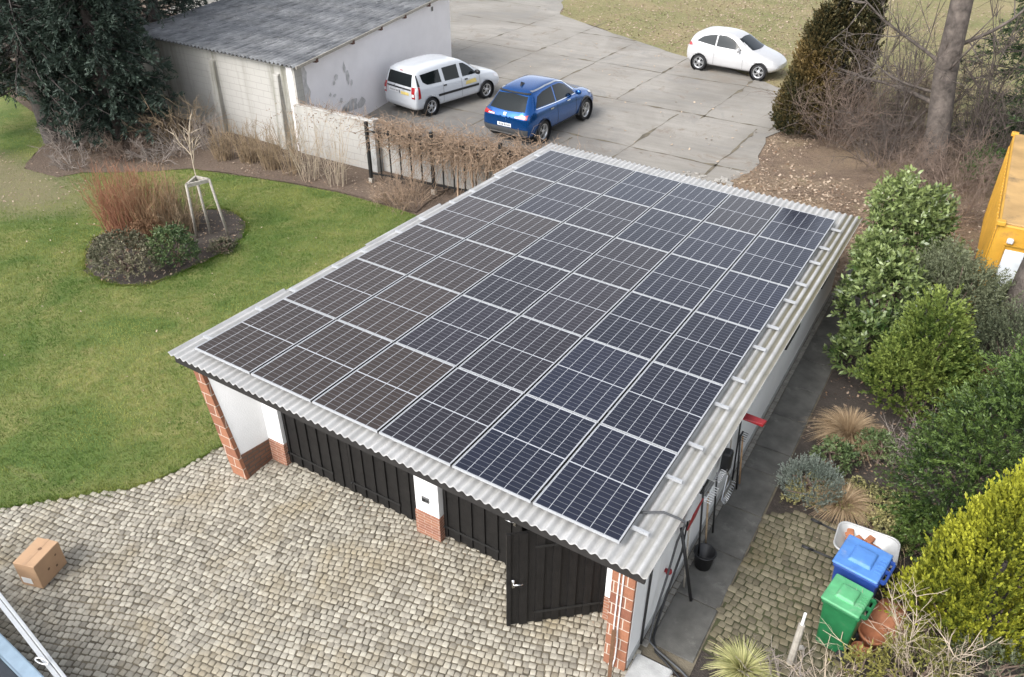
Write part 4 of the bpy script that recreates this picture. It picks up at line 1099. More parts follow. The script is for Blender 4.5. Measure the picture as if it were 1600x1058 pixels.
def van_extra(root, patch):
    for s in (-1, 1):
        md = 'R' if s < 0 else 'L'
        patch('trim_strip', [(.35, .60), (2.35, .58)], [(.35, .68), (2.35, .66)], md, M['plastic_black'], 16, 3, .016)
        tl_ = patch('tail_light', [(s * .665, .70), (s * .80, .70)], [(s * .635, 1.08), (s * .78, 1.08)], 'B', M['tail_red'], 5, 8, .012)
        patch('lamp_lens', [(s * .675, .76), (s * .775, .76)], [(s * .668, .86), (s * .772, .86)], 'B', M['lamp_clear'], 4, 4, .018, tl_)
        patch('tail_light', [(-.60, .68), (-.47, .70)], [(-.56, 1.08), (-.49, 1.08)], md, M['tail_red'], 5, 8, .010)
        patch('pillar_trim', [(-.56, 1.09), (-.47, 1.09)], [(-.53, 1.45), (-.50, 1.45)], md, M['plastic_black'], 4, 6, .010)
        for x in (.62, 1.66):
            patch('door_handle', [(x - .02, .90), (x + .13, .895)], [(x - .02, .945), (x + .13, .94)], md, M['plastic_black'], 4, 2, .025)
        for x in (.60, 1.50, 2.42):
            patch('door_seam', [(x, .36), (x - .01, 1.0)], [(x + .011, .36), (x + .001, 1.0)], md, M['plastic_grey'], 10, 2, .004)
        patch('door_decal', [(1.68, .73), (2.25, .73)], [(1.72, .85), (2.20, .87)], md, M['decal_yellow'], 8, 3, .008)
        patch('headlight', [(3.2, .70), (3.52, .64)], [(3.18, .82), (3.5, .74)], md, M['lamp_clear'], 6, 3, .01)
    patch('tailgate_trim', [(-.62, .955), (.60, .955)], [(-.62, 1.0), (.60, 1.0)], 'B', M['plastic_black'], 12, 2, .02)
    pl = patch('number_plate', [(-.02, .80), (.50, .80)], [(-.02, .92), (.50, .92)], 'B', M['plate'], 8, 3, .014)
    for x in (.04, .1, .18, .24, .32, .38, .44):
        patch('plate_letter', [(x - .016, .83), (x + .016, .83)], [(x - .016, .89), (x + .016, .89)], 'B', M['plate_ink'], 2, 2, .018, pl)
    patch('rear_decal', [(-.52, .78), (-.12, .78)], [(-.52, .88), (-.12, .88)], 'B', M['decal_yellow'], 8, 3, .012)
    patch('brake_light', [(-.07, 1.51), (.07, 1.51)], [(-.07, 1.53), (.07, 1.53)], 'B', M['tail_red'], 3, 2, .014)
    g_ = MB(); g_.bar((-.665, .1, 1.075), (-.70, .28, 1.0), .02, .02); g_.build('wiper', M['plastic_black'], root)
    mirrors(root, 2.22, .84, 1.09, M['plastic_black'])
hd = math.radians(78.6)
car('parked_estate', 'tall white estate van parked beside the shed gable', 'van', (-7.77 - .76 * math.sin(hd), 16.45 + .76 * math.cos(hd), 0, hd), van_st, 2.76, .315, .845, M['paint_white'], van_glass, van_extra)

# small white three-door hatchback
hb_st = [(-.66, .48, .80, .86, .58, .70, .62, .40), (-.60, .34, .95, 1.0, .74, .81, .75, .5), (-.50, .28, 1.0, 1.24, .80, .86, .80, .62), (-.34, .25, 1.01, 1.45, .83, .87, .81, .60), (.0, .24, 1.0, 1.53, .83, .87, .81, .585),
         (.6, .23, .98, 1.555, .83, .865, .80, .575), (1.05, .23, .95, 1.54, .83, .86, .80, .57), (1.45, .23, .93, 1.43, .83, .86, .79, .56), (1.9, .23, .92, 1.16, .83, .86, .78, .59), (2.2, .23, .91, 1.0, .82, .86, .77, .60),
         (2.6, .24, .84, .91, .80, .85, .74, .54), (2.95, .28, .74, .80, .74, .80, .68, .46), (3.15, .35, .62, .67, .6, .68, .56, .36), (3.24, .42, .54, .58, .42, .5, .42, .25)]
hb_glass = [('rear_window', [(-.6, 1.08), (.6, 1.08)], [(-.5, 1.36), (.5, 1.36)], 'B'),
            ('side_window', [(-.22, 1.13), (.58, 1.03)], [(-.2, 1.16), (.0, 1.31), (.3, 1.40), (.58, 1.435)], 'S'),
            ('side_window', [(.64, 1.03), (1.72, .99)], [(.64, 1.44), (1.0, 1.435), (1.3, 1.34), (1.70, 1.03)], 'S'),
            ('windscreen', [(-.68, 1.04), (0, 1.02), (.68, 1.04)], [(-.52, 1.38), (0, 1.41), (.52, 1.38)], 'F')]
def hb_extra(root, patch):
    for s in (-1, 1):
        md = 'R' if s < 0 else 'L'
        patch('tail_light', [(-.53, .94), (-.36, .96)], [(-.50, 1.07), (-.40, 1.03)], md, M['tail_red'], 5, 4, .012)
        patch('tail_light', [(s * .66, .92), (s * .76, .92)], [(s * .62, 1.07), (s * .73, 1.07)], 'B', M['tail_red'], 4, 5, .012)
        patch('door_seam', [(.60, .34), (.605, .98)], [(.611, .34), (.616, .98)], md, M['plastic_grey'], 10, 2, .004)
        patch('door_seam', [(1.85, .34), (1.83, .95)], [(1.861, .34), (1.841, .95)], md, M['plastic_grey'], 10, 2, .004)
        patch('door_handle', [(.7, .87), (.85, .87)], [(.7, .90), (.85, .90)], md, M['paint_pearl'], 4, 2, .022)
        patch('headlight', [(2.72, .70), (3.02, .62)], [(2.66, .80), (2.98, .73)], md, M['lamp_clear'], 6, 3, .01)
        patch('sill', [(.4, .25), (2.05, .25)], [(.4, .30), (2.05, .30)], md, M['cladding'], 10, 2, .008)
    patch('number_plate', [(-.26, .70), (.26, .70)], [(-.26, .80), (.26, .80)], 'B', M['plate'], 6, 3, .014)
    mirrors(root, 1.62, .82, 1.03, M['paint_pearl'])
hd = math.radians(-5.0)
car('parked_hatchback', 'small white three door hatchback parked at the grass edge', 'car', (-1.77 + .80 * math.sin(-hd) , 27.0 + .80 * math.cos(hd), 0, hd), hb_st, 2.56, .315, .85, M['paint_pearl'], hb_glass, hb_extra)

# ------------------------------------------------------------------ things in the yard and by the bins
def xf(loc, rz=0.0, tilt=None):
    m_ = Matrix.Translation(loc) @ Matrix.Rotation(rz, 4, 'Z')
    return m_ @ tilt if tilt is not None else m_

# wheelie bins, front faces -x (local), hinge and wheels at +x
def wheelie(name, label, loc, rz, Wd, Dp, H, body, lid):
    root = thing(name, label, 'bin', loc, rz, None)
    g_ = MB(); a, b_ = Dp / 2, Wd / 2
    lo = 0.78
    g_.hexa([(-a * lo, -b_ * lo, .05), (a * lo + .02, -b_ * lo, .05), (a * lo + .02, b_ * lo, .05), (-a * lo, b_ * lo, .05)],
            [(-a, -b_, H - .06), (a, -b_, H - .06), (a, b_, H - .06), (-a, b_, H - .06)])
    g_.build('body', body, root, bevel=.035, seg=3)
    g_ = MB(); g_.box(-a - .015, a + .015, -b_ - .015, b_ + .015, H - .11, H - .05); g_.build('rim', body, root, bevel=.02, seg=2)
    g_ = MB()
    for zz in (.35, .6): g_.box(-a * (lo + (1 - lo) * zz / H) - .008, -a * (lo + (1 - lo) * zz / H) + .02, -b_ * .6, b_ * .6, zz, zz + .02)
    g_.build('front_rib', body, root, bevel=.006)
    g_ = MB(); g_.box(-a - .03, a + .0, -b_ - .03, b_ + .03, H - .045, H - .005)
    lo_ = g_.build('lid', lid, root, bevel=.03, seg=3)
    g_ = MB(); g_.hexa([(-a * .62, -b_ * .62, H - .01), (a * .5, -b_ * .62, H - .01), (a * .5, b_ * .62, H - .01), (-a * .62, b_ * .62, H - .01)],
                       [(-a * .5, -b_ * .5, H + .035), (a * .42, -b_ * .5, H + .035), (a * .42, b_ * .5, H + .035), (-a * .5, b_ * .5, H + .035)])
    g_.build('lid_panel', lid, lo_, bevel=.015, seg=2)
    g_ = MB()
    for k in range(5): g_.box(a * .62, a * .92, -b_ * .5 + k * b_ * .22, -b_ * .5 + k * b_ * .22 + .02, H - .008, H + .008)
    g_.build('lid_rib', lid, lo_)
    g_ = MB(); g_.tube([(a + .06, -b_ * .72, H - .06), (a + .06, b_ * .72, H - .06)], .018, 8)
    for s in (-.72, 0, .72): g_.box(a - .0, a + .06, s * b_ - .015, s * b_ + .015, H - .08, H - .03)
    g_.build('handle', body, root)
    g_ = MB(); g_.tube([(a * lo + .03, -b_ * .95, .10), (a * lo + .03, b_ * .95, .10)], .014, 8); g_.build('axle', M['black_metal'], root)
    for s in (-1, 1):
        g_ = MB(); g_.lathe([(0.001, -.025), (.05, -.028), (.06, -.022), (.085, -.027), (.10, -.015), (.10, .015), (.085, .027), (.06, .022), (.05, .028), (0.001, .025)], 22, Matrix.Translation((a * lo + .03, s * (b_ * .85 + .01), .10)) @ Matrix.Rotation(PI / 2, 4, 'X'))
        g_.build('wheel', M['rubber'], root, smooth=True)
    return root
wheelie('wheelie_bin', 'green wheelie bin with pale green lid in front of the blue one', (9.39, 1.74, 0), math.radians(-10), .44, .45, .95, M['green_bin'], M['green_lid'])
wheelie('wheelie_bin', 'larger blue wheelie bin standing between the green bin and the wheelbarrow', (9.43, 2.36, 0), math.radians(-9), .54, .55, 1.04, M['blue_bin'], M['blue_lid'])

# wheelbarrow behind the blue bin
wb_ = thing('wheelbarrow', 'pale metal wheelbarrow with rubble behind the blue bin', 'wheelbarrow', (9.42, 3.05, 0), math.radians(2))
g = MB(); pr = []
def rrect(hx_, hy_, z, r_=.12, k=5, dx=0):
    out = []
    for cx_, cy_, a0 in ((hx_ - r_, hy_ - r_, 0), (-hx_ + r_, hy_ - r_, PI / 2), (-hx_ + r_, -hy_ + r_, PI), (hx_ - r_, -hy_ + r_, 3 * PI / 2)):
        for i in range(k + 1):
            a = a0 + PI / 2 * i / k; out.append((dx + cx_ + r_ * math.cos(a), cy_ + r_ * math.sin(a), z))
    return out
rings = [rrect(.40, .29, .64), rrect(.375, .265, .635), rrect(.22, .18, .38, .08), rrect(.2, .16, .375, .08)]
vs = [p for r_ in rings for p in r_]; k = len(rings[0]); fs = []
for i in range(3):
    for j in range(k): fs.append((i * k + j, i * k + (j + 1) % k, (i + 1) * k + (j + 1) % k, (i + 1) * k + j))
fs.append(tuple(3 * k + j for j in range(k))); g.add(vs, fs)
o = g.build('tray', M['barrow'], wb_, True); md = o.modifiers.new('t', 'SOLIDIFY'); md.thickness = .008
g = MB(); g.tube(rrect(.40, .29, .642) + [rrect(.40, .29, .642)[0]], .014, 6, False); g.build('tray_rim', M['barrow'], wb_, True)
for s in (-1, 1):
    g = MB(); g.tube([(.48, s * .06, .2), (.1, s * .2, .34), (-.35, s * .27, .42), (-.72, s * .29, .46)], .016, 8); g.build('frame_tube', M['black_metal'], wb_, True)
    g = MB(); g.tube([(-.62, s * .285, .452), (-.78, s * .293, .468)], .022, 8); g.build('grip', M['plastic_black'], wb_, True)
    g = MB(); g.tube([(-.2, s * .24, .4), (-.28, s * .24, .02), (-.12, s * .2, .02)], .014, 8); g.build('leg', M['black_metal'], wb_, True)
g = MB(); g.lathe([(0.001, -.03), (.14, -.03), (.18, -.035), (.2, 0), (.18, .035), (.14, .03), (0.001, .03)], 20, Matrix.Translation((.5, 0, .2)) @ Matrix.Rotation(PI / 2, 4, 'X')); g.build('wheel', M['rubber'], wb_, True)
rb = np.random.default_rng(3)
for i in range(9):
    g = MB(); c_ = (9.42 + rb.uniform(-.24, .16), 3.05 + rb.uniform(.02, .2), .50 + .03 * (i % 3))
    g.box(-.07, .07, -.045, .045, -.03, .03, mat=xf(c_, rb.uniform(0, 6), Matrix.Rotation(rb.uniform(-.4, .4), 4, 'X')))
    o = g.build('brick_piece', M['terracotta'], bevel=.008); tag(o, 'broken brick lying in the wheelbarrow tray', 'brick', 'broken bricks in the wheelbarrow')

def pot(name, label, loc, r_, h_, tilt=None):
    g_ = MB(); g_.lathe([(.001, 0.0), (r_ * .68, 0), (r_ * .92, h_ * .82), (r_, h_ * .82), (r_ * 1.02, h_), (r_ * .93, h_), (r_ * .85, h_ * .8), (r_ * .62, .03), (.001, .03)], 28, xf((0, 0, 0), 0, tilt))
    o_ = g_.build(name, M['terracotta'], None, True); o_.location = loc; tag(o_, label, 'pot'); return o_
pot('flower_pot', 'large terracotta pot upside down behind the green bin', (9.93, 2.30, .42), .26, .42, Matrix.Rotation(PI, 4, 'X') @ Matrix.Rotation(.0, 4, 'Y'))
pot('flower_pot', 'empty terracotta pot beside the upturned pot and the green bin', (9.80, 1.93, 0), .18, .30)
pot('flower_pot', 'small reddish terracotta pot at the foot of the green bin', (9.72, 1.70, 0), .12, .16)

# post by the side court
pg = thing('garden_post', 'leaning weathered garden post with pale tip at the side court', 'post', (9.0, 1.14, 0))
g = MB((9.0, 1.14, 0)); g.tube([(9.0, 1.14, 0), (9.0, 1.17, .75)], [.045, .04], 8); g.build('shaft', M['pale_wood'], pg)
g = MB((9.0, 1.14, 0)); g.tube([(9.0, 1.17, .75), (9.0, 1.18, .95)], .018, 8); g.build('tip', M['white_plastic'], pg)
g = MB(); g.box(-.04, .04, -.03, .03, 0, .05, mat=xf((9.06, 1.42, .02), .5)); tag(g.build('stone', M['rubble'], bevel=.012), 'small pale stone on the setts beside the garden post', 'stone')

# carton on the courtyard
cb_ = thing('cardboard_box', 'brown cardboard box standing alone on the cobbled courtyard', 'box', (-0.40, -2.90, 0.02), math.radians(17))
g = MB(); g.box(-.17, .17, -.24, .24, 0, .44); g.build('carton', M['cardboard'], cb_, bevel=.006)
g = MB(); g.box(-.028, .028, -.242, .242, .4405, .4425); g.build('tape', M['carton_tape'], cb_)
g = MB(); g.disc((.02, .06, .4431), .028, 'Z', 14); g.disc((.1712, .12, .30), .018, 'X', 12); g.disc((.1712, -.05, .2), .022, 'X', 12); g.disc((.1712, .08, .13), .02, 'X', 12); g.build('print_mark', M['carton_print'], cb_)
g = MB(); g.box(-.13, .03, -.2445, -.2412, .06, .17); g.build('label_sheet', M['white_plastic'], cb_)

# trailer corner and lift rail at the lower left
tr = thing('trailer', 'grey-blue trailer with dark covered bed at the courtyard corner', 'trailer', (.35, -4.90, 0), math.radians(-4.5))
g = MB(); g.box(-1.7, 1.75, -.86, .93, .22, .52); g.build('bed', M['trailer_blue'], tr, bevel=.02)
g = MB()
for a in ((-1.75, 1.80, .80, .97), (-1.75, 1.80, -.90, -.73)): g.box(a[0], a[1], a[2], a[3], .52, .62)
for a in ((-1.75, -1.60), (1.66, 1.80)): g.box(a[0], a[1], -.73, .80, .52, .62)
g.build('rim', M['trailer_blue'], tr, bevel=.02, seg=2)
g = MB(); g.box(-1.6, 1.66, -.73, .80, .52, .57); g.build('cover', M['trailer_dark'], tr, bevel=.01)
g = MB()
for x in (-1.2, -.4, .4, 1.2): g.box(x - .02, x + .02, -.73, .80, .571, .585)
g.build('cover_batten', M['trailer_dark'], tr)
for s in (-1, 1):
    g = MB(); g.lathe([(.001, -.07), (.16, -.08), (.23, -.06), (.24, 0), (.23, .06), (.16, .08), (.001, .07)], 22, Matrix.Translation((0, s * 1.02, .25)) @ Matrix.Rotation(PI / 2, 4, 'X'))
    if s < 0: g.build('wheel', M['rubber'], tr, True)
for x, y in ((-1.5, -.7), (-1.5, .8), (1.55, -.7), (1.55, .8)):
    g = MB(); g.tube([(x, y, .22), (x, y, 0.02)], .03, 8); g.build('support_leg', M['black_metal'], tr)
lr = thing('lift_rail', 'white aluminium lift rail propped beside the trailer', 'rail', (1.2, -3.83, 0))
LO = (1.2, -3.83, 0)
g = MB(LO); g.bar((-1.6, -3.35, .60), (2.9, -4.085, .60), .035, .10); g.bar((-1.6, -3.40, .565), (2.9, -4.135, .565), .05, .03); g.build('beam', M['alu'], lr, bevel=.004)
for x in (-1.4, 2.7):
    y = -3.35 - .1633 * (x + 1.6)
    g = MB(LO); g.tube([(x, y, .56), (x - .02, y + .2, .02)], .02, 8); g.tube([(x, y, .56), (x - .1, y - .2, .02)], .02, 8); g.build('leg', M['alu'], lr)
g = MB(LO); ring = [(1.45 + .08 * math.cos(a), -3.93 + .03 * math.cos(a), .655 + .06 * math.sin(a)) for a in np.linspace(0, 2 * PI, 20)]; g.tube(ring, .009, 6, False); g.build('pulley_ring', M['white_plastic'], lr, True)

# tools along the garden-side wall of the garage
def tool(name, label, cat, y, x0, x1, ztop, mt_handle, head=None, tilt=0.0):
    root = thing(name, label, cat, (x0, y, 0.02))
    g_ = MB((x0, y, 0.02)); g_.tube([(x0, y, .05), (x1, y + tilt, ztop)], .015, 8); g_.build('handle', mt_handle, root, True)
    if head: head(root, (x0, y, 0.02))
    return root
def blade_head(mt, zt, wd, y, x, hgt):
    def f(root, o_):
        g_ = MB(o_); g_.hexa([(x - .01, y - wd * .4, zt), (x + .012, y - wd * .4, zt), (x + .012, y + wd * .4, zt), (x - .01, y + wd * .4, zt)],
                            [(x + .05, y - wd / 2, zt + hgt), (x + .07, y - wd / 2, zt + hgt), (x + .07, y + wd / 2, zt + hgt), (x + .05, y + wd / 2, zt + hgt)])
        g_.build('blade', mt, root, bevel=.01)
    return f
def rake_head(mt, zt, wd, y, x, n_=9):
    def f(root, o_):
        g_ = MB(o_); g_.bar((x, y - wd / 2, zt), (x, y + wd / 2, zt), .025, .025)
        for i in range(n_):
            yy = y - wd / 2 + wd * i / (n_ - 1); g_.tube([(x, yy, zt), (x + .09, yy, zt - .01)], .006, 5)
        g_.build('rake_head', mt, root)
    return f
def fan_head(mt, zt, y, x):
    def f(root, o_):
        g_ = MB(o_)
        for i in range(13):
            a = -0.62 + 1.24 * i / 12
            g_.tube([(x, y, zt), (x + .03, y + math.sin(a) * .42, zt - math.cos(a) * .42), (x + .09, y + math.sin(a) * .47, zt - math.cos(a) * .46)], .006, 5)
        g_.bar((x + .02, y - .18, zt - .27), (x + .02, y + .18, zt - .27), .02, .01)
        g_.build('tines', mt, root)
    return f
tool('shovel', 'red bladed snow shovel hanging nearest the front on the garage wall', 'shovel', 1.55, 7.42, 7.34, 1.30, M['pale_wood'], blade_head(M['red_plastic'], 1.25, .36, 1.55, 7.36, .36))
tool('broom', 'broom with dark handle leaning behind the black bucket', 'broom', 2.10, 7.42, 7.31, 1.45, M['black_metal'], rake_head(M['plastic_black'], 1.45, .30, 2.10, 7.32, 14))
tool('rake', 'garden rake with pale tines beside the black bucket on the garage wall', 'rake', 2.35, 7.44, 7.33, 1.15, M['twig_straw'], rake_head(M['white_plastic'], 1.12, .34, 2.35, 7.34, 8))
tool('rake', 'steel rake hanging between the bucket and the fan rake', 'rake', 2.72, 7.42, 7.32, 1.20, M['black_metal'], rake_head(M['steel_handle'], 1.20, .30, 2.72, 7.33, 8))
fr_ = thing('fan_rake', 'wire fan rake hanging tines down on the garage wall', 'rake', (7.33, 3.30, .02))
g = MB((7.33, 3.30, .02)); g.tube([(7.31, 3.22, 1.6), (7.35, 3.30, .72)], .013, 8); g.build('handle', M['pale_wood'], fr_, True)
fan_head(M['steel_handle'], .74, 3.32, 7.35)(fr_, (7.33, 3.30, .02))
tool('spade', 'spade with orange-brown handle leaning on the garage wall past the fan rake', 'spade', 3.95, 7.43, 7.33, 1.0, M['twig_orange'], None)
tool('hoe', 'dark hoe leaning beside the orange-brown handled spade', 'hoe', 3.80, 7.43, 7.32, 1.12, M['black_metal'], rake_head(M['plastic_black'], 1.12, .2, 3.80, 7.33, 5))
sh2 = thing('shovel', 'red bladed shovel sticking out under the eave farthest along the wall', 'shovel', (7.32, 3.7, .02))
g = MB((7.32, 3.7, .02)); g.tube([(7.31, 3.66, 1.60), (7.32, 3.9, .10)], .014, 8); g.build('handle', M['black_metal'], sh2, True)
g = MB((7.32, 3.7, .02)); g.hexa([(7.31, 3.56, 1.60), (7.64, 3.64, 1.52), (7.66, 3.76, 1.52), (7.31, 3.74, 1.60)], [(7.31, 3.56, 1.615), (7.64, 3.64, 1.58), (7.66, 3.76, 1.58), (7.31, 3.74, 1.615)]); g.build('blade', M['red_plastic'], sh2, bevel=.008)
g = MB(); g.box(7.30, 7.44, 2.86, 3.02, 1.12, 1.48); tag(g.build('leaf_bag', M['plastic_black'], bevel=.04, seg=2), 'black cloth bag hanging from the wall above the fan rake', 'bag')
bk = thing('bucket', 'black plastic bucket with wire handle on the slab path', 'bucket', (7.50, 2.08, .016))
g = MB(); g.lathe([(.001, 0), (.115, 0), (.15, .27), (.162, .27), (.162, .285), (.142, .285), (.108, .02), (.001, .02)], 26); g.build('pail', M['plastic_black'], bk, True)
g = MB(); g.tube([(math.cos(a) * .155, .02 - abs(math.sin(a)) * .15, .28 + .02 * math.sin(a)) for a in np.linspace(0, PI, 14)], .005, 6); g.build('bail', M['black_metal'], bk, True)
pb_ = MB(); pb_.tube([(7.58, 1.40, .03), (7.31, 1.32, 1.35)], .024, 8); tag(pb_.build('pole', M['plastic_black'], smooth=True), 'black pole leaning from the slab path against the garage wall', 'pole')
pb_ = MB(); pb_.tube([(7.275, .42, 1.82), (7.275, .40, .05)], .016, 8); tag(pb_.build('downpipe', M['plastic_black'], smooth=True), 'thin black pipe running straight down the wall beside the brick pillar', 'pipe')
pb_ = MB(); pb_.tube([(7.30, 1.62, 1.2), (7.32, 1.5, .75), (7.31, 1.15, .3), (7.33, .8, .05), (7.37, .58, .03), (7.48, .4, .03), (7.7, .3, .03), (8.0, .16, .02), (8.15, -.2, .02)], .016, 8)
tag(pb_.build('garden_hose', M['plastic_black'], smooth=True), 'black garden hose hanging down the wall and trailing over the ground', 'hose')
g = MB(); g.bar((7.16, -.32, .02), (7.08, -.13, .80), .05, .02); tag(g.build('plank', M['brown_wood'], bevel=.004), 'brown wooden plank leaning against the brick pillar', 'plank')
g = MB(); g.lathe([(.001, -.05), (.03, -.045), (.045, 0), (.03, .05), (.001, .055)], 12, xf((7.31, 1.05, .80), 0, Matrix.Rotation(1.2, 4, 'X'))); g.box(7.255, 7.31, 1.03, 1.07, .78, .82); tag(g.build('tap', M['red_plastic'], smooth=True), 'small red tap handle on the garage wall near the pillar', 'tap')

# yellow site container beyond the shrubs
CO = (11.05, 14.0, 0)
ct = thing('site_container', 'weathered yellow site container behind the shrubs', 'container', CO, math.radians(1.3))
g = MB(); g.box(-1.2, 1.2, -2.95, 2.95, .05, 2.36); g.build('shell', M['yellow_steel'], ct, bevel=.03)
g = MB(); g.box(-1.17, 1.17, -2.92, 2.92, 2.361, 2.40); g.build('roof', M['yellow_roof'], ct, bevel=.01)
for x in (-1.2, 1.2):
    g = MB()
    for y in np.arange(-2.7, 2.75, .22): g.box(x - .025, x + .025, y, y + .11, .25, 2.15)
    g.build('side_rib', M['yellow_steel'], ct, bevel=.012)
g = MB(); g.box(-.95, -.05, -2.985, -2.952, .2, 1.88); o = g.build('door', M['white_panel'], ct, bevel=.01)
g = MB(); g.box(.1, .98, -2.985, -2.952, .2, 1.88); o = g.build('door', M['white_panel'], ct, bevel=.01)
g = MB(); g.box(-1.0, 1.0, -2.99, -2.955, 1.97, 2.0); g.box(-1.0, -.97, -2.99, -2.955, .2, 1.95); g.build('frame', M['yellow_steel'], ct)
g = MB(); g.box(-.98, -.86, -3.05, -2.953, 2.03, 2.13); g.build('lamp', M['lamp_clear'], ct, bevel=.02)
for x in (-1.17, 1.17):
    for y in (-2.92, 2.92):
        g = MB(); g.box(x - .08, x + .08, y - .08, y + .08, 2.34, 2.425); g.build('corner_casting', M['yellow_steel'], ct, bevel=.01)

# sapling stake frame on the lawn bed
sf = thing('stake_frame', 'three-legged pale wooden stake frame round the young tree', 'stake frame', (-6.9, 5.8, 0))
SO = (-6.9, 5.8, 0)
legs = [((-7.13, 5.55), (-7.12, 5.60)), ((-6.80, 5.66), (-6.93, 6.02)), ((-6.55, 6.12), (-6.62, 6.05))]
tops = [(-7.22, 5.62), (-6.86, 6.18), (-6.58, 5.78)]
feet = [(-7.05, 5.51), (-6.95, 5.85), (-6.49, 6.02)]
tops = [(-6.92, 5.46), (-7.14, 5.93), (-6.72, 5.98)]
for a, b_ in zip(feet, tops):
    g = MB(SO); g.tube([(*a, 0), (*b_, 1.48)], [.036, .032], 9); g.build('stake', M['pale_wood'], sf, True)
for i in range(3):
    a, b_ = tops[i], tops[(i + 1) % 3]
    g = MB(SO); g.bar((*a, 1.45), (*b_, 1.45), .05, .09); g.build('cross_rail', M['pale_wood'], sf)

# ------------------------------------------------------------------ plants
def unit(v): return v / np.maximum(np.linalg.norm(v, axis=-1, keepdims=True), 1e-9)

def lumps(d, r, k=5, f=2.6):
    out = np.zeros(len(d))
    for i in range(k):
        w_ = r.normal(0, f, 3); out += np.sin(d @ w_ + r.uniform(0, 6))
    return out / k

def leaves(name, Bp, D, ln, k, L, W, ang, mt, parent, origin, r, tint=None, droop=0.0, tvar=.18, tipw=0.5, t0=0.0, tip=.25):
    """sprays: each axis (start Bp, direction D, length ln) carries k small folded leaves"""
    n = len(Bp); ln = np.broadcast_to(ln, (n,))
    D = unit(D)
    t_ = r.uniform(t0, 1, (n, k))
    P = Bp[:, None] + D[:, None] * (ln[:, None] * t_)[..., None]
    P[..., 2] -= droop * (t_ ** 2) * ln[:, None]
    a = unit(np.cross(D, r.normal(0, 1, (n, 3))))
    b_ = np.cross(D, a)
    roll = r.uniform(0, 2 * PI, (n, k))
    side = a[:, None] * np.cos(roll)[..., None] + b_[:, None] * np.sin(roll)[..., None]
    an = ang * r.uniform(.6, 1.3, (n, k))
    d = unit(D[:, None] * np.cos(an)[..., None] + side * np.sin(an)[..., None])
    nrm = unit(np.cross(d, r.normal(0, 1, (n, k, 3))) + np.array((0, 0, .6)))
    s = unit(np.cross(d, nrm))
    LL = L * r.uniform(.65, 1.3, (n, k)) * (1 - .3 * t_); WW = W * r.uniform(.7, 1.25, (n, k))
    mid = P + d * (LL * tipw)[..., None]
    q = np.stack([P, mid + s * (WW / 2)[..., None], P + d * LL[..., None], mid - s * (WW / 2)[..., None] + nrm * (WW * .15)[..., None]], 2)
    co = q.reshape(-1, 3) - np.array(origin)
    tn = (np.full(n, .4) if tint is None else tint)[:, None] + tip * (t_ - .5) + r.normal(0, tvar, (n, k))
    tn = np.repeat(np.clip(tn, 0, 1).ravel(), 4)
    F = np.arange(len(co)).reshape(-1, 4)
    return link(name, fast_mesh(name, co, F, tn), mt, parent)

def ell(n, c_, rad, r, lump=.16, fill=(.55, 1.0), zmin=0.05, up=-.35):
    d = unit(r.normal(0, 1, (n * 2, 3))); d = d[d[:, 2] > up][:n]
    f = (1 + lump * 1.8 * lumps(d, r)) * r.uniform(0, 1, len(d)) ** .35
    f = fill[0] + (fill[1] - fill[0]) * np.clip(f, 0, 1.3)
    P = np.array(c_) + d * f[:, None] * np.array(rad)
    P[:, 2] = np.maximum(P[:, 2], zmin)
    return P, unit(d / np.array(rad))

def cone(n, base, H, prof, r, lump=.15, fill=.6, z0=.03):
    """points in a crown of height H; prof(h in 0..1) gives the radius"""
    h = r.uniform(0, 1, n * 3); keep = r.uniform(0, 1, n * 3) < prof(h) / prof(np.linspace(0, 1, 50)).max() + .04
    h = h[keep][:n]; ph = r.uniform(0, 2 * PI, len(h))
    d = np.stack([np.cos(ph), np.sin(ph), h * 3], 1)
    f = (1 + lump * 1.8 * lumps(d, r, 6, 2.2)) * (fill + (1 - fill) * r.uniform(0, 1, len(h)) ** .5)
    R = prof(h) * f
    P = np.stack([base[0] + np.cos(ph) * R, base[1] + np.sin(ph) * R, base[2] + (z0 + h * (1 - z0)) * H], 1)
    return P, np.stack([np.cos(ph), np.sin(ph), np.full(len(h), .25)], 1), h

def clumptint(P, r, scale=2.2, lo=.12, hi=.6):
    v = lumps(P, r, 6, scale); v = (v - v.min()) / (np.ptp(v) + 1e-6)
    return lo + (hi - lo) * v

def stems(name, lines, r0, mt, parent, origin, n=4, taper=.35):
    """many tapering tubes as one mesh"""
    V = []; F = []; base = 0
    by = {}
    for pts, rr in lines: by.setdefault(len(pts), []).append((pts, rr))
    for k, group_ in by.items():
        Pt = np.array([g_[0] for g_ in group_], float); rr = np.array([g_[1] for g_ in group_]) * r0
        dd = np.gradient(Pt, axis=1); dd = unit(dd)
        ref = np.where(np.abs(dd[..., 2:3]) < .9, np.array((0, 0, 1.0)), np.array((1.0, 0, 0)))
        u = unit(np.cross(dd, ref)); v = np.cross(dd, u)
        rad = rr[:, None] * np.linspace(1, taper, k)[None]
        ring = []
        for j in range(n):
            a = 2 * PI * j / n
            ring.append(Pt + (u * math.cos(a) + v * math.sin(a)) * rad[..., None])
        co = np.stack(ring, 2)                       # m,k,n,3
        m_ = len(Pt); V.append(co.reshape(-1, 3))
        idx = base + np.arange(m_ * k * n).reshape(m_, k, n)
        f = np.stack([idx[:, :-1], np.roll(idx, -1, 2)[:, :-1], np.roll(idx, -1, 2)[:, 1:], idx[:, 1:]], -1)
        F.append(f.reshape(-1, 4)); base += m_ * k * n
    return link(name, fast_mesh(name, np.concatenate(V) - np.array(origin), np.concatenate(F)), mt, parent, True)

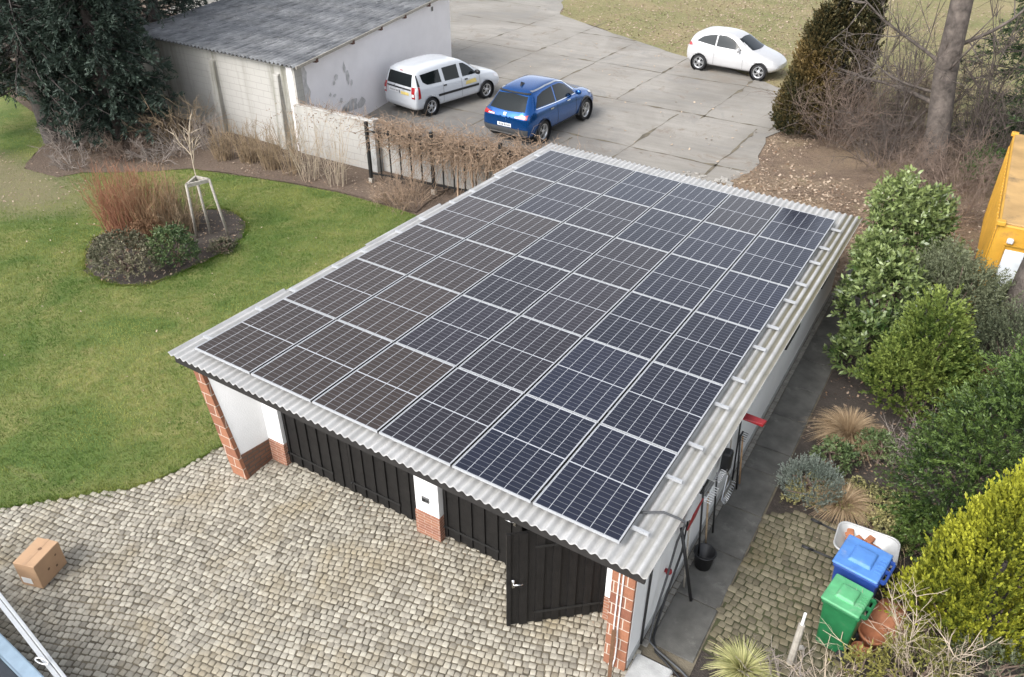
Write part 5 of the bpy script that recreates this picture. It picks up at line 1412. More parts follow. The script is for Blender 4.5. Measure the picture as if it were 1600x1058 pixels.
def shoot(p, d, L, r, k=5, wob=.12, grav=0.0):
    pts = [np.array(p, float)]; d = unit(np.array(d, float))
    for i in range(k - 1):
        d = unit(d + r.normal(0, wob, 3) + np.array((0, 0, -grav))); pts.append(pts[-1] + d * L / (k - 1))
    return pts

def twiggy(base, n, H, spread, r, foot=.12, sub=5, sublen=.35, wob=.12, grav=0.0, subang=.7, sub2=0, hv=.3):
    lines = []
    for i in range(n):
        a = r.uniform(0, 2 * PI); q = foot * math.sqrt(r.uniform())
        p = (base[0] + q * math.cos(a), base[1] + q * math.sin(a), base[2])
        d = np.array((math.cos(a) * spread * r.uniform(.2, 1), math.sin(a) * spread * r.uniform(.2, 1), 1.0))
        L = H * r.uniform(1 - hv, 1.08)
        s = shoot(p, d, L, r, 6, wob, grav); lines.append((s, 1.0))
        for j in range(sub):
            i0 = r.integers(1, 5); st = s[i0]; dr = unit(s[i0] - s[i0 - 1])
            dd = unit(dr + r.normal(0, subang, 3))
            b_ = shoot(st, dd, L * sublen * r.uniform(.5, 1.2), r, 4, wob, grav); lines.append((b_, .5))
            for k_ in range(sub2):
                c_ = b_[r.integers(1, 3)]; lines.append((shoot(c_, unit(dd + r.normal(0, .7, 3)), L * sublen * .5 * r.uniform(.4, 1.2), r, 4, wob), .3))
    return lines

def bare_shrub(label, loc, n, H, spread, mt, seed, r0=.010, name='bare_shrub', cat='shrub', group=None, **kw):
    r = np.random.default_rng(seed)
    t_ = thing(name, label, cat, loc, 0, group)
    stems('stems', twiggy((loc[0], loc[1], loc[2]), n, H, spread, r, **kw), r0, mt, t_, loc)
    return t_

# --- spruces at the upper left
def conifer(label, loc, H, R, seed, mt, bark, z_low=2.0, n=2600, group=None, name='conifer', k=16, L=.17, W=.035, lean=(0, 0), tr=.26, spl=.55):
    r = np.random.default_rng(seed)
    t_ = thing(name, label, 'tree', loc, 0, group)
    x, y, z = loc
    tk = [np.array((x + lean[0] * h, y + lean[1] * h, z + H * h)) for h in np.linspace(0, 1, 9)]
    stems('trunk', [([p for p in tk], 1.0)], tr, bark, t_, loc, 10, .12)
    # boughs in whorls; sprays hang along each
    B = []; D = []; Ln = []; T = []; lines = []
    nb = int(n / 14)
    for i in range(nb):
        h = r.uniform(0, 1) ** 1.15; zz = z_low + (H - z_low) * h
        a = r.uniform(0, 2 * PI); blen = R * (1 - h) ** .75 * r.uniform(.65, 1.12) + .25
        d = np.array((math.cos(a), math.sin(a), r.uniform(-.25, .12)))
        p0 = np.array((x + lean[0] * zz / H, y + lean[1] * zz / H, z + zz))
        pts = shoot(p0, d, blen, r, 5, .06, .05); lines.append((pts, 1.0))
        tt = r.uniform(-.15, .25)
        for j in range(14):
            q = r.uniform(.25, 1.0); s_ = q * 4; i0 = min(3, int(s_)); p = pts[i0] + (pts[i0 + 1] - pts[i0]) * (s_ - i0)
            dd = unit(unit(pts[-1] - pts[0]) * .8 + r.normal(0, .55, 3) + np.array((0, 0, -.15)))
            B.append(p); D.append(dd); Ln.append(spl * (1.25 - .6 * q) * r.uniform(.6, 1.2)); T.append(.28 + tt + .25 * (q - .5))
    stems('branchwork', lines, .03, bark, t_, loc, 4, .3)
    leaves('crown', np.array(B), np.array(D), np.array(Ln), k, L, W, .6, mt, t_, loc, r, np.array(T), droop=.25)
    return t_
SP = 'dark spruces at the far end of the lawn'
conifer('tall dark spruce with a thick bare grey trunk at the left edge', (-16.6, 7.9, 0), 11, 3.3, 11, M['spruce'], M['bark'], 1.9, 4200, SP, lean=(-1.5, .4), tr=.30, k=24, W=.045)
conifer('dark spruce clothed to the ground next to the shed corner', (-14.9, 9.1, 0), 10, 1.9, 12, M['spruce'], M['bark'], .8, 3800, SP, tr=.2, k=24, W=.045)
conifer('dark spruce standing behind the thick-trunked one', (-20.3, 11.8, 0), 11, 3.6, 13, M['spruce'], M['bark'], 1.4, 2800, SP)
conifer('dark spruce close to the shed wall behind the others', (-17.9, 13.6, 0), 10, 2.5, 14, M['spruce'], M['bark'], 1.0, 2600, SP)
conifer('dark spruce farthest left behind the lawn', (-24.5, 12.5, 0), 11, 4.0, 15, M['spruce'], M['bark'], 1.2, 2600, SP)
conifer('dark spruce farthest back behind the shed side', (-22.5, 17.0, 0), 12, 4.0, 16, M['spruce'], M['bark'], .8, 2200, SP)

# --- broadleaf evergreens and clipped conifers
def bush(label, loc, parts, leaf, mt, seed, name='shrub', cat='shrub', group=None, stemmat='twig_brown', H=1.0, up=.5, nst=9):
    """parts: list of (centre offset, radii, number of sprays); leaf: dict for leaves()"""
    r = np.random.default_rng(seed)
    t_ = thing(name, label, cat, loc, 0, group)
    Bs, Ds, Ts = [], [], []
    for (o_, rad, n) in parts:
        P, nn = ell(n, np.array(loc) + np.array(o_), rad, r, leaf.get('lump', .16), leaf.get('fill', (.5, 1.0)))
        Bs.append(P); Ds.append(nn * leaf.get('out', .8) + r.normal(0, leaf.get('rnd', .4), P.shape) + np.array((0, 0, up)))
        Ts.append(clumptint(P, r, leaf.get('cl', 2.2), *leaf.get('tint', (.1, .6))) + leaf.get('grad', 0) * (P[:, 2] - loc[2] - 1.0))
    P = np.concatenate(Bs)
    lines = []
    for i in range(nst):
        q = P[r.integers(len(P))]; b0 = np.array(loc) + r.normal(0, .08, 3) * np.array((1, 1, 0))
        m1 = b0 + (q - b0) * .5 + r.normal(0, .06, 3) + np.array((0, 0, .1)); lines.append(([b0, m1, q], 1.0))
    stems('stems', lines, .025 * H, M[stemmat], t_, loc, 5, .3)
    leaves('foliage', P, np.concatenate(Ds), leaf['ln'] * r.uniform(.6, 1.3, len(P)), leaf['k'], leaf['L'], leaf['W'], leaf['ang'], mt, t_, loc, r, np.concatenate(Ts), leaf.get('droop', 0), leaf.get('tvar', .18), tip=leaf.get('tip', .25))
    return t_
LAUR = dict(ln=.26, k=10, L=.15, W=.05, ang=.85, tint=(.05, .75), cl=1.6, rnd=.45, lump=.34, tip=.45, grad=.14)
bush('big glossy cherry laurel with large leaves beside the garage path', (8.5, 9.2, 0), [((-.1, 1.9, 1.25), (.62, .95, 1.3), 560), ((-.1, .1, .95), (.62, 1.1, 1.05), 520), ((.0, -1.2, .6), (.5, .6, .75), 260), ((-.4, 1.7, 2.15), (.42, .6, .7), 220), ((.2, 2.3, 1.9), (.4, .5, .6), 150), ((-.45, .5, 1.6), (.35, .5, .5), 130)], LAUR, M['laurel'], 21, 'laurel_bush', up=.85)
bush('smaller laurel between the big laurel and the yellow container', (9.3, 11.9, 0), [((0, 0, .6), (.35, .4, .6), 150)], LAUR, M['laurel'], 22, 'laurel_bush')
bush('dark laurel leaves at the foot of the container door', (10.9, 10.7, 0), [((0, 0, .6), (.8, .5, .75), 260)], LAUR, M['laurel'], 23, 'laurel_bush')
JUN = dict(ln=.28, k=16, L=.07, W=.018, ang=.6, tint=(.15, .75), rnd=.5, cl=2)
bush('feathery grey-green juniper above the yellow-green cypress', (9.55, 9.5, 0), [((0, 0, 1.15), (.7, .7, .95), 800), ((-.3, .4, 1.4), (.5, .5, .8), 300), ((.5, .4, .9), (.6, .6, .85), 400)], JUN, M['juniper'], 24, 'juniper', up=.7)
bush('dark green juniper at the right behind the red-leaved shrub', (10.65, 8.7, 0), [((0, 0, .8), (.6, .7, .9), 560)], dict(JUN, tint=(0, .35)), M['juniper'], 25, 'juniper', up=.6)
CYP = dict(tip=.5, ln=.30, k=20, L=.085, W=.03, ang=.55, tint=(.0, .75), rnd=.28, cl=3.2, lump=.2, out=.9)
bush('feathery yellow-green cypress in the middle of the side bed', (9.45, 7.2, 0), [((0, 0, .6), (.82, .75, .62), 620), ((0, .05, 1.15), (.62, .6, .7), 420), ((-.05, .15, 1.75), (.36, .36, .6), 190), ((-.4, -.2, .9), (.3, .3, .5), 90), ((.4, .1, 1.0), (.3, .3, .5), 90)], CYP, M['cypress'], 26, 'cypress', up=.75)
bush('low yellow-green cypress sprig at the foot of the laurel', (10.6, 7.4, 0), [((0, 0, .4), (.35, .4, .45), 130)], dict(CYP, tint=(.0, .5)), M['cypress'], 27, 'cypress', up=.6)

def column_tree(label, loc, H, prof, n, leaf, mt, seed, name, group=None, tr=.10, bark='bark'):
    r = np.random.default_rng(seed)
    t_ = thing(name, label, 'tree', loc, 0, group)
    P, nn, h = cone(n, loc, H, prof, r, leaf.get('lump', .14), leaf.get('fillc', .62))
    D = nn * leaf.get('out', .5) + np.array((0, 0, leaf.get('up', 1.0))) + r.normal(0, leaf.get('rnd', .2), P.shape)
    T = clumptint(P, r, leaf.get('cl', 2.5), *leaf['tint'])
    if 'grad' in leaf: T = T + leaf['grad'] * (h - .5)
    stems('trunk', [([np.array((loc[0], loc[1], loc[2] + H * q)) for q in np.linspace(0, .5, 5)], 1.0)], tr, M[bark], t_, loc, 8, .25)
    leaves('crown', P, D, leaf['ln'] * r.uniform(.6, 1.35, len(P)), leaf['k'], leaf['L'], leaf['W'], leaf['ang'], mt, t_, loc, r, T, 0, leaf.get('tvar', .16), tip=leaf.get('tip', .3))
    return t_
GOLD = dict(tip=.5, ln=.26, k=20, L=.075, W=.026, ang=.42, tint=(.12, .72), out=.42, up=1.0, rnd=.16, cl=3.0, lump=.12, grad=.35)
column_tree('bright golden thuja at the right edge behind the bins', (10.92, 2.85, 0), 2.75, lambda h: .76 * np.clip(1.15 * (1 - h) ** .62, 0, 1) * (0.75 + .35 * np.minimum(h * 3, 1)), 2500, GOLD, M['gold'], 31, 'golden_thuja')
bush('low golden-green thuja skirt at the foot of the golden thuja', (10.4, 2.45, 0), [((0, 0, .45), (.4, .4, .5), 240)], dict(CYP, tint=(.1, .6)), M['gold'], 32, 'golden_thuja', up=.8)
FIR = dict(ln=.42, k=34, L=.07, W=.02, ang=.7, tint=(.0, .5), rnd=.35, cl=2.0, lump=.22, out=1.0, tip=.75, tvar=.1)
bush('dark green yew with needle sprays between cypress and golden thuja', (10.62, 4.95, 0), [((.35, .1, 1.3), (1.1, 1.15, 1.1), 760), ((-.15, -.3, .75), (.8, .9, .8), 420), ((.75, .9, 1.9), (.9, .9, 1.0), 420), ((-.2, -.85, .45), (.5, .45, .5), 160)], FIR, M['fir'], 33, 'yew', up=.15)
bush('second dark green yew farther back at the right edge', (11.6, 6.6, 0), [((0, 0, 1.4), (1.0, 1.0, 1.4), 560)], FIR, M['fir'], 34, 'yew', up=.15)

# --- ornamental grasses
def tuft(label, loc, n, H, spread, mt, seed, width=.012, name='grass_tuft', group=None, arch=.9):
    r = np.random.default_rng(seed)
    t_ = thing(name, label, 'grass', loc, 0, group)
    a = r.uniform(0, 2 * PI, n); q = np.sqrt(r.uniform(0, 1, n))
    d0 = np.stack([np.cos(a) * q * spread, np.sin(a) * q * spread, np.ones(n)], 1); d0 = unit(d0)
    p = np.array(loc) + np.stack([np.cos(a) * q * .09, np.sin(a) * q * .09, np.zeros(n)], 1)
    L = H * r.uniform(.65, 1.15, n)
    side = np.stack([-np.sin(a), np.cos(a), np.zeros(n)], 1) + r.normal(0, .3, (n, 3)); side = unit(side)
    segs = 6; rows = []
    out = np.stack([np.cos(a), np.sin(a), np.zeros(n)], 1)
    for i in range(segs):
        t__ = i / (segs - 1)
        c_ = p + d0 * (L * t__)[:, None] + out * (arch * .35 * q * L * t__ ** 2.2)[:, None]
        c_[:, 2] -= arch * .45 * q * L * t__ ** 2.6
        c_[:, 2] = np.maximum(c_[:, 2], .01)
        wd = width * (1 - t__ ** 2) * .5 + .0012
        rows.append(np.stack([c_ - side * wd, c_ + side * wd], 1))
    co = np.stack(rows, 1)                     # n,segs,2,3
    idx = np.arange(n * segs * 2).reshape(n, segs, 2)
    F = np.stack([idx[:, :-1, 0], idx[:, :-1, 1], idx[:, 1:, 1], idx[:, 1:, 0]], -1).reshape(-1, 4)
    tn = np.clip(np.repeat(r.normal(.45, .22, n), segs * 2), 0, 1)
    link('blades', fast_mesh('blades', co.reshape(-1, 3) - np.array(loc), F, tn), mt, t_)
    return t_
TG = 'dry ornamental grasses in the side bed'
tuft('large dry tan ornamental grass in front of the cypress', (8.66, 6.0, 0), 1300, .66, .5, M['tan_grass'], 41, .008, 'dry_grass', TG, arch=1.7)
tuft('smaller dry tan ornamental grass near the wheelbarrow', (8.95, 4.25, 0), 900, .52, .5, M['tan_grass'], 42, .007, 'dry_grass', TG, arch=1.7)
tuft('cream and green striped sedge clump at the end of the slab path', (8.52, .72, 0), 620, .36, .9, M['sedge'], 43, .014, 'sedge', arch=1.3)

# --- low plants in the side bed
LAV = dict(ln=.16, k=12, L=.05, W=.013, ang=.55, tint=(.2, .8), rnd=.3)
bush('silvery lavender mound at the corner of the mossy setts', (8.42, 4.30, 0), [((0, 0, .22), (.42, .45, .30), 620)], LAV, M['lavender'], 51, 'lavender', up=1.0)
SM = dict(ln=.12, k=9, L=.07, W=.028, ang=.9, tint=(.1, .75))
bush('small leafy evergreen between the two dry grasses', (8.62, 5.15, 0), [((0, 0, .22), (.28, .28, .24), 150)], SM, M['rhodo'], 52, 'small_shrub')
bush('small yellow-budded evergreen right of the large dry grass', (9.12, 5.75, 0), [((0, 0, .24), (.26, .24, .26), 130)], dict(SM, tint=(.3, .95)), M['rhodo'], 53, 'small_shrub')
bush('small evergreen tucked behind the wheelbarrow and below the yew', (10.15, 4.0, 0), [((0, 0, .3), (.4, .4, .35), 260)], SM, M['fir'], 54, 'small_shrub')
r = np.random.default_rng(55)
n = 1700; P = np.stack([r.uniform(8.1, 10.1, n), r.uniform(3.75, 5.0, n), r.uniform(.02, .12, n)], 1)
P = P[pip(P[:, 0], P[:, 1], [(8.0, 3.75), (8.4, 4.0), (9.3, 4.1), (9.9, 3.6), (10.2, 4.4), (9.8, 5.1), (8.9, 4.9), (8.1, 4.6)])]
o = leaves('ground_cover', P, r.normal(0, .4, P.shape) + np.array((0, 0, 1)), .10, 8, .045, .03, .9, M['cover'], None, (0, 0, 0), r, clumptint(P, r, 3, .15, .85)); o['kind'] = 'stuff'
bush('rust-leaved shrub between the cypress and the dark yew', (10.55, 7.9, 0), [((0, 0, .55), (.4, .4, .4), 120)], dict(SM, tint=(.2, .8)), M['rust'], 56, 'small_shrub')
bush('greyish lavender-like mound below the juniper next to the laurel', (9.55, 8.3, 0), [((0, 0, .9), (.45, .35, .55), 260)], dict(LAV, ln=.25), M['lavender'], 57, 'small_shrub', up=.9)
BS = 'leafless shrubs round the side bed'
bare_shrub('leafless grey shrub between the cypress and the yew', (9.75, 5.75, 0), 26, .95, .9, M['twig_grey'], 61, .007, group=BS, sub=8, sub2=2, wob=.2, foot=.2)
bare_shrub('tall leafless pale shrub arching over the terracotta pots', (10.4, 1.75, 0), 22, 1.2, .7, M['twig_pale'], 62, .010, group=BS, sub=7, sub2=2, wob=.18, foot=.25)
bare_shrub('leafless pale shrub leaning towards the golden thuja', (10.7, 1.55, 0), 26, .95, .6, M['twig_pale'], 63, .008, group=BS, sub=6, sub2=2, wob=.15, foot=.25)
bare_shrub('small leafless rose bush by the striped sedge', (9.0, .75, 0), 24, .55, 1.2, M['twig_grey'], 64, .007, group=BS, sub=6, sub2=1, wob=.22, foot=.2)
bare_shrub('small leafless rose bush in front of the green bin', (9.45, .98, 0), 22, .62, 1.1, M['twig_pale'], 65, .007, group=BS, sub=6, sub2=1, wob=.22, foot=.18)
OL = dict(ln=.2, k=12, L=.06, W=.02, ang=.6, tint=(.2, .9), rnd=.35)
bush('olive-green low bush under the pale leafless shrub', (10.45, 1.45, 0), [((0, 0, .3), (.55, .4, .38), 330)], OL, M['olive'], 66, 'small_shrub', up=.9)
bush('olive-green sprig in front of the terracotta pots', (9.75, 1.25, 0), [((0, 0, .25), (.16, .16, .32), 70)], OL, M['olive'], 67, 'small_shrub', up=1.2)
bush('grey-green low bush at the lower right corner', (11.15, 1.9, 0), [((0, 0, .35), (.6, .55, .45), 420)], dict(OL, tint=(.0, .5)), M['juniper'], 68, 'small_shrub', up=.8)
bare_shrub('leafless twigs behind the wheelbarrow below the yew', (10.2, 2.9, 0), 14, .8, .6, M['twig_straw'], 69, .007, group=BS, sub=6, sub2=1)

# --- the bed on the lawn
RT = 'coloured-stem shrubs in the lawn bed'
bare_shrub('dense red-stemmed dogwood at the left of the lawn bed', (-8.75, 4.85, 0), 260, 1.75, .16, M['twig_red'], 71, .009, 'dogwood', 'shrub', RT, foot=.55, sub=3, sublen=.3, wob=.08, hv=.5)
bare_shrub('dense orange-tipped dogwood in the middle of the lawn bed', (-8.2, 5.25, 0), 260, 1.6, .18, M['twig_orange'], 72, .009, 'dogwood', 'shrub', RT, foot=.50, sub=3, sublen=.3, wob=.08, hv=.5)
bare_shrub('yellowish-stemmed dogwood next to the stake frame', (-7.7, 5.65, 0), 150, 1.3, .3, M['twig_straw'], 73, .009, 'dogwood', 'shrub', RT, foot=.40, sub=4, sublen=.35, wob=.12, hv=.5)
LOW = dict(ln=.14, k=9, L=.06, W=.032, ang=.9, tint=(.1, .85), rnd=.5, cl=3)
bush('grey-green low shrub at the near left of the lawn bed', (-7.05, 3.5, 0), [((0, 0, .35), (.85, .65, .5), 800)], LOW, M['lowshrub'], 74, 'low_shrub')
bush('dark green low shrub beside the stake frame', (-6.3, 4.25, 0), [((0, 0, .42), (.55, .5, .52), 520)], dict(LOW, tint=(.0, .6)), M['rhodo'], 75, 'low_shrub')
bush('brownish low shrub behind the two front ones in the lawn bed', (-7.3, 4.35, 0), [((0, 0, .35), (.5, .45, .42), 260)], LOW, M['rust'], 76, 'low_shrub')
bush('small pale green plant at the right end of the lawn bed', (-5.95, 5.35, 0), [((0, 0, .08), (.25, .3, .14), 110)], LOW, M['lowshrub'], 77, 'low_shrub')
r = np.random.default_rng(78)
sp = thing('young_tree', 'young leafless tree tied inside the stake frame', 'tree', (-6.95, 5.85, 0))
L0 = (-6.95, 5.85, 0)
tk = shoot(L0, (-.12, .05, 1), 2.1, r, 6, .03); lines = [(tk, 1.0)]
tp = tk[-1]
for d_, L_ in (((-.1, 0, 1), .95), ((-.55, -.2, .75), .8), ((.4, .2, .8), .55), ((-.25, .2, 1), .85), ((.1, -.2, 1), .7), ((.3, .1, 1), .75)):
    b_ = shoot(tp - np.array((0, 0, r.uniform(0, .35))), d_, L_, r, 5, .1); lines.append((b_, .6))
    for j in range(4): lines.append((shoot(b_[r.integers(1, 4)], unit(np.array(d_) + r.normal(0, .5, 3)), L_ * .4, r, 4, .12), .35))
stems('trunk', lines, .024, M['twig_pale'], sp, L0, 6, .4)

# --- stems along the shed wall and the dry vine
ST = 'cut-back shrubs along the shed wall'
for i, (x, y, n_, H_, sp_, mt_, lb) in enumerate([
        (-10.7, 9.7, 60, 1.15, .28, 'twig_straw', 'straw-coloured shrub left of the first wall buttress'),
        (-9.85, 9.95, 70, 1.25, .26, 'twig_straw', 'straw-coloured bushy shrub behind the young tree'),
        (-8.85, 9.9, 70, 1.2, .26, 'twig_straw', 'straw-coloured shrub before the middle of the shed wall'),
        (-8.1, 9.95, 34, 1.75, .30, 'twig_straw', 'taller straw-coloured shrub at the shed corner'),
        (-7.35, 9.9, 30, 2.15, .22, 'twig_pale', 'tallest pale-stemmed shrub right of the shed corner'),
        (-6.35, 9.95, 26, 1.9, .22, 'twig_pale', 'pale-stemmed shrub nearest the iron fence'),
        (-11.7, 10.1, 46, 1.1, .35, 'twig_grey', 'greyish shrub under the stained end of the shed wall')]):
    bare_shrub(lb, (x, y, 0), n_, H_, sp_, M[mt_], 80 + i, .010, 'stem_shrub', 'shrub', ST, foot=.28, sub=4, sublen=.3, wob=.08, hv=.45)
bare_shrub('tangled brown shrub at the foot of the fence by the garage roof', (-3.9, 9.95, 0), 60, .95, 1.0, M['twig_vine'], 91, .009, 'tangled_shrub', 'shrub', foot=.5, sub=7, sub2=1, wob=.25, grav=.05)
r = np.random.default_rng(92)
vn = thing('dry_vine', 'tangled leafless vine smothering the top of the iron fence', 'vine', (-2.6, 11.2, 0))
VO = (-2.6, 11.2, 0); lines = []
for i in range(2300):
    s_ = r.uniform(0.02, 1.06); c_ = F0 + (F1 - F0) * s_
    up_ = np.array((c_[0] + r.normal(0, .15), c_[1] + r.normal(.25, .30), 1.15 + .58 * r.beta(2, 1.6) - .10 * s_))
    d_ = r.normal(0, 1, 3) * np.array((1.2, .9, .45))
    lines.append((shoot(up_, d_, r.uniform(.3, .9), r, 7, .5, .06), r.uniform(.5, 1)))
for i in range(700):
    s_ = r.uniform(.22, 1.03); c_ = F0 + (F1 - F0) * s_
    lines.append((shoot((c_[0], c_[1] + r.normal(-.08, .12), r.uniform(.95, 1.62)), r.normal(0, 1, 3) * np.array((1.1, .5, .7)), r.uniform(.3, .8), r, 7, .5, .08), r.uniform(.5, 1)))
for i in range(150):
    s_ = r.uniform(.18, 1.0); c_ = F0 + (F1 - F0) * s_
    lines.append((shoot((c_[0], c_[1] + r.normal(-.05, .08), r.uniform(1.0, 1.6)), (r.normal(0, .3), r.normal(-.1, .2), -1), r.uniform(.5, 1.3), r, 6, .16), .9))
for i in range(200):
    x_ = r.uniform(-8.8, -5.6)
    lines.append((shoot((x_, 11.45 + r.normal(0, .08), 1.5), r.normal(0, 1, 3) * np.array((1, .4, .3)), r.uniform(.2, .6), r, 6, .3), .7))
stems('stems', lines, .0095, M['twig_vine'], vn, VO, 4, .45)
for i, s_ in enumerate((.5, .58, .74)):
    c_ = F0 + (F1 - F0) * s_
    stems('trunk', [(shoot((c_[0], c_[1] - .05, 0), (r.normal(0, .1), 0, 1), 1.7, r, 6, .08), 1.0)], .035, M['twig_vine'], vn, VO, 7, .6)
r = np.random.default_rng(93)
n = 260; s_ = r.uniform(-.6, 1.0, n); c_ = F0[None] + (F1 - F0)[None] * s_[:, None]
P = np.stack([c_[:, 0] + r.normal(0, .1, n), c_[:, 1] + r.normal(.4, .3, n), np.where(s_ < 0, 1.55, 1.5) + r.normal(0, .1, n)], 1)
leaves('dead_leaves', P, r.normal(0, 1, P.shape), .12, 3, .05, .035, 1.2, M['litter'], vn, VO, r, r.uniform(.1, .8, n))

# --- undergrowth beneath the spruces
UG = 'bare undergrowth below the spruces'
for i, (x, y, n_, H_, sp_, mt_, lb) in enumerate([(-15.6, 7.6, 30, .9, 1.1, 'twig_grey', 'low grey twiggy shrub at the foot of the thick spruce trunk'), (-14.8, 7.9, 16, 1.7, .5, 'twig_grey', 'upright bare grey shrub between the two front spruces'),
        (-12.9, 9.9, 30, 1.7, .8, 'twig_straw', 'arching bare straw-tipped shrub at the shed end'), (-12.2, 9.3, 20, 1.0, 1.2, 'twig_grey', 'low arching bare shrub right of the ground-clothed spruce'),
        (-16.9, 9.8, 40, 1.6, .8, 'twig_bramble', 'brown thicket in the shade behind the thick trunk'), (-14.2, 6.9, 26, .6, 1.3, 'twig_grey', 'lowest grey twigs at the lawn edge below the spruces'),
        (-13.3, 8.2, 40, 1.0, 1.2, 'twig_bramble', 'brown twig tangle between the ground-clothed spruce and the red dogwood'), (-12.4, 8.5, 26, .8, 1.2, 'twig_grey', 'small grey twig tangle behind the orange-tipped dogwood'), (-15.9, 8.9, 44, 1.4, .9, 'twig_bramble', 'brown twig thicket right behind the thick spruce trunk')]):
    bare_shrub(lb, (x, y, 0), n_, H_, sp_, M[mt_], 100 + i, .012, 'undergrowth_shrub', 'shrub', UG, foot=.4, sub=7, sub2=1, wob=.2, grav=.04)
bush('dark evergreen shrub at the left edge beyond the lawn', (-20.6, 9.8, 0), [((0, 0, .7), (1.3, .9, .8), 500)], SM, M['ivy'], 107, 'evergreen_shrub')
sheet('undergrowth_soil', ragged([(-13.4, 6.7), (-13.7, 6.1), (-15.2, 6.0), (-16.1, 6.9), (-17.3, 8.6), (-19, 9.4), (-18, 14), (-13, 11.5), (-9.2, 11.4), (-3.5, 11.5), (-3.3, 9.6), (-5.95, 9.6), (-7.7, 9.35), (-9.15, 9.05), (-10.9, 8.65), (-12.0, 7.65)], .4, .03, rng), 0.0, M['ground'])

# --- trees and thickets at the upper right
r = np.random.default_rng(120)
def big_tree(label, loc, H, tr_, seed, mt, limbs, name='bare_tree', group=None, fl=1.6, lean=0.0):
    r = np.random.default_rng(seed)
    t_ = thing(name, label, 'tree', loc, 0, group)
    tk = [np.array(loc) + np.array((r.normal(0, .03) * i + lean * H * h, r.normal(0, .03) * i, H * h)) for i, h in enumerate((0, .03, .1, .25, .45, .7, 1.0))]
    mbv = MB(loc); mbv.tube([tuple(p) for p in tk], [tr_ * fl, tr_ * 1.25, tr_ * 1.02, tr_ * .95, tr_ * .85, tr_ * .6, tr_ * .2], 14)
    mbv.build('trunk', mt, t_, True)
    lines = []
    for (z_, d_, L_, w_) in limbs:
        i0 = np.array(loc) + np.array((lean * z_, 0, z_))
        b_ = shoot(i0, d_, L_, r, 6, .10, -.01); lines.append((b_, w_))
        for j in range(7):
            s_ = b_[r.integers(1, 5)]; dd = unit(unit(np.array(d_, float)) + r.normal(0, .6, 3)); c_ = shoot(s_, dd, L_ * r.uniform(.25, .55), r, 6, .15); lines.append((c_, w_ * .33))
            for k_ in range(4): lines.append((shoot(c_[r.integers(1, 5)], unit(dd + r.normal(0, .7, 3)), L_ * r.uniform(.1, .28), r, 5, .18), w_ * .16))
    stems('limbs', lines, .085, mt, t_, loc, 6, .25)
    return t_
big_tree('large bare tree with thick grey trunk beyond the garage roof', (8.05, 20.2, 0), 11, .33, 121, M['bark_grey'],
         [(1.9, (-1, .3, .45), 3.0, .9), (2.2, (-.8, -.4, .15), 2.4, .6), (2.6, (.2, -.5, .9), 2.2, .5), (3.0, (-1, .1, .6), 3.5, .7), (3.4, (.8, .2, .5), 3.0, .8), (4.2, (-.3, .8, .8), 3.2, .8), (5.0, (-.7, -.3, 1), 3.5, .8), (6, (.6, -.2, 1), 3.2, .7), (7, (-.4, .5, 1), 3, .6)], lean=-.15)
big_tree('tree trunk in front of the yellow container at the right edge', (10.72, 10.15, 0), 9, .27, 122, M['bark_grey'], [(5, (.8, .3, .7), 2.5, .6), (6, (-.6, .5, .8), 2.5, .6), (7, (.2, -.6, 1), 2.3, .5)], fl=1.25)
bare_shrub('slender multi-stemmed bare tree left of the big grey trunk', (7.0, 20.6, 0), 7, 4.6, .35, M['twig_dark'], 123, .022, 'slender_tree', 'tree', None, foot=.3, sub=9, sublen=.4, wob=.1, sub2=4, subang=.6)
bare_shrub('thin dark bare tree close to the right of the big grey trunk', (8.9, 21.4, 0), 4, 5.0, .3, M['twig_dark'], 124, .024, 'slender_tree', 'tree', None, foot=.25, sub=12, sublen=.4, wob=.12, sub2=5, subang=.7)
bare_shrub('thin dark bare tree between the thujas and the slender multi-stemmed tree', (6.1, 21.8, 0), 4, 4.6, .4, M['twig_dark'], 127, .020, 'slender_tree', 'tree', None, foot=.25, sub=12, sublen=.45, wob=.12, sub2=5, subang=.7)
THJ = dict(ln=.35, k=20, L=.11, W=.05, ang=.5, tint=(.05, .9), out=.6, up=.8, rnd=.25, cl=1.5, lump=.14)
TJ = 'browning thujas beside the hatchback'
column_tree('browning thuja column beside the white hatchback', (3.9, 21.4, 0), 3.9, lambda h: .75 * np.clip(1.15 * (1 - h) ** .75, 0, 1), 2800, THJ, M['thuja_brown'], 125, 'thuja_column', TJ, .14)
column_tree('taller greener thuja behind the browning one', (4.55, 22.6, 0), 6.5, lambda h: .85 * np.clip(1.3 * (1 - h) ** .6, 0, 1), 2600, dict(THJ, tint=(0, .35)), M['thuja_brown'], 126, 'thuja_column', TJ, .14)
BR = 'leafless thickets beyond the garage'
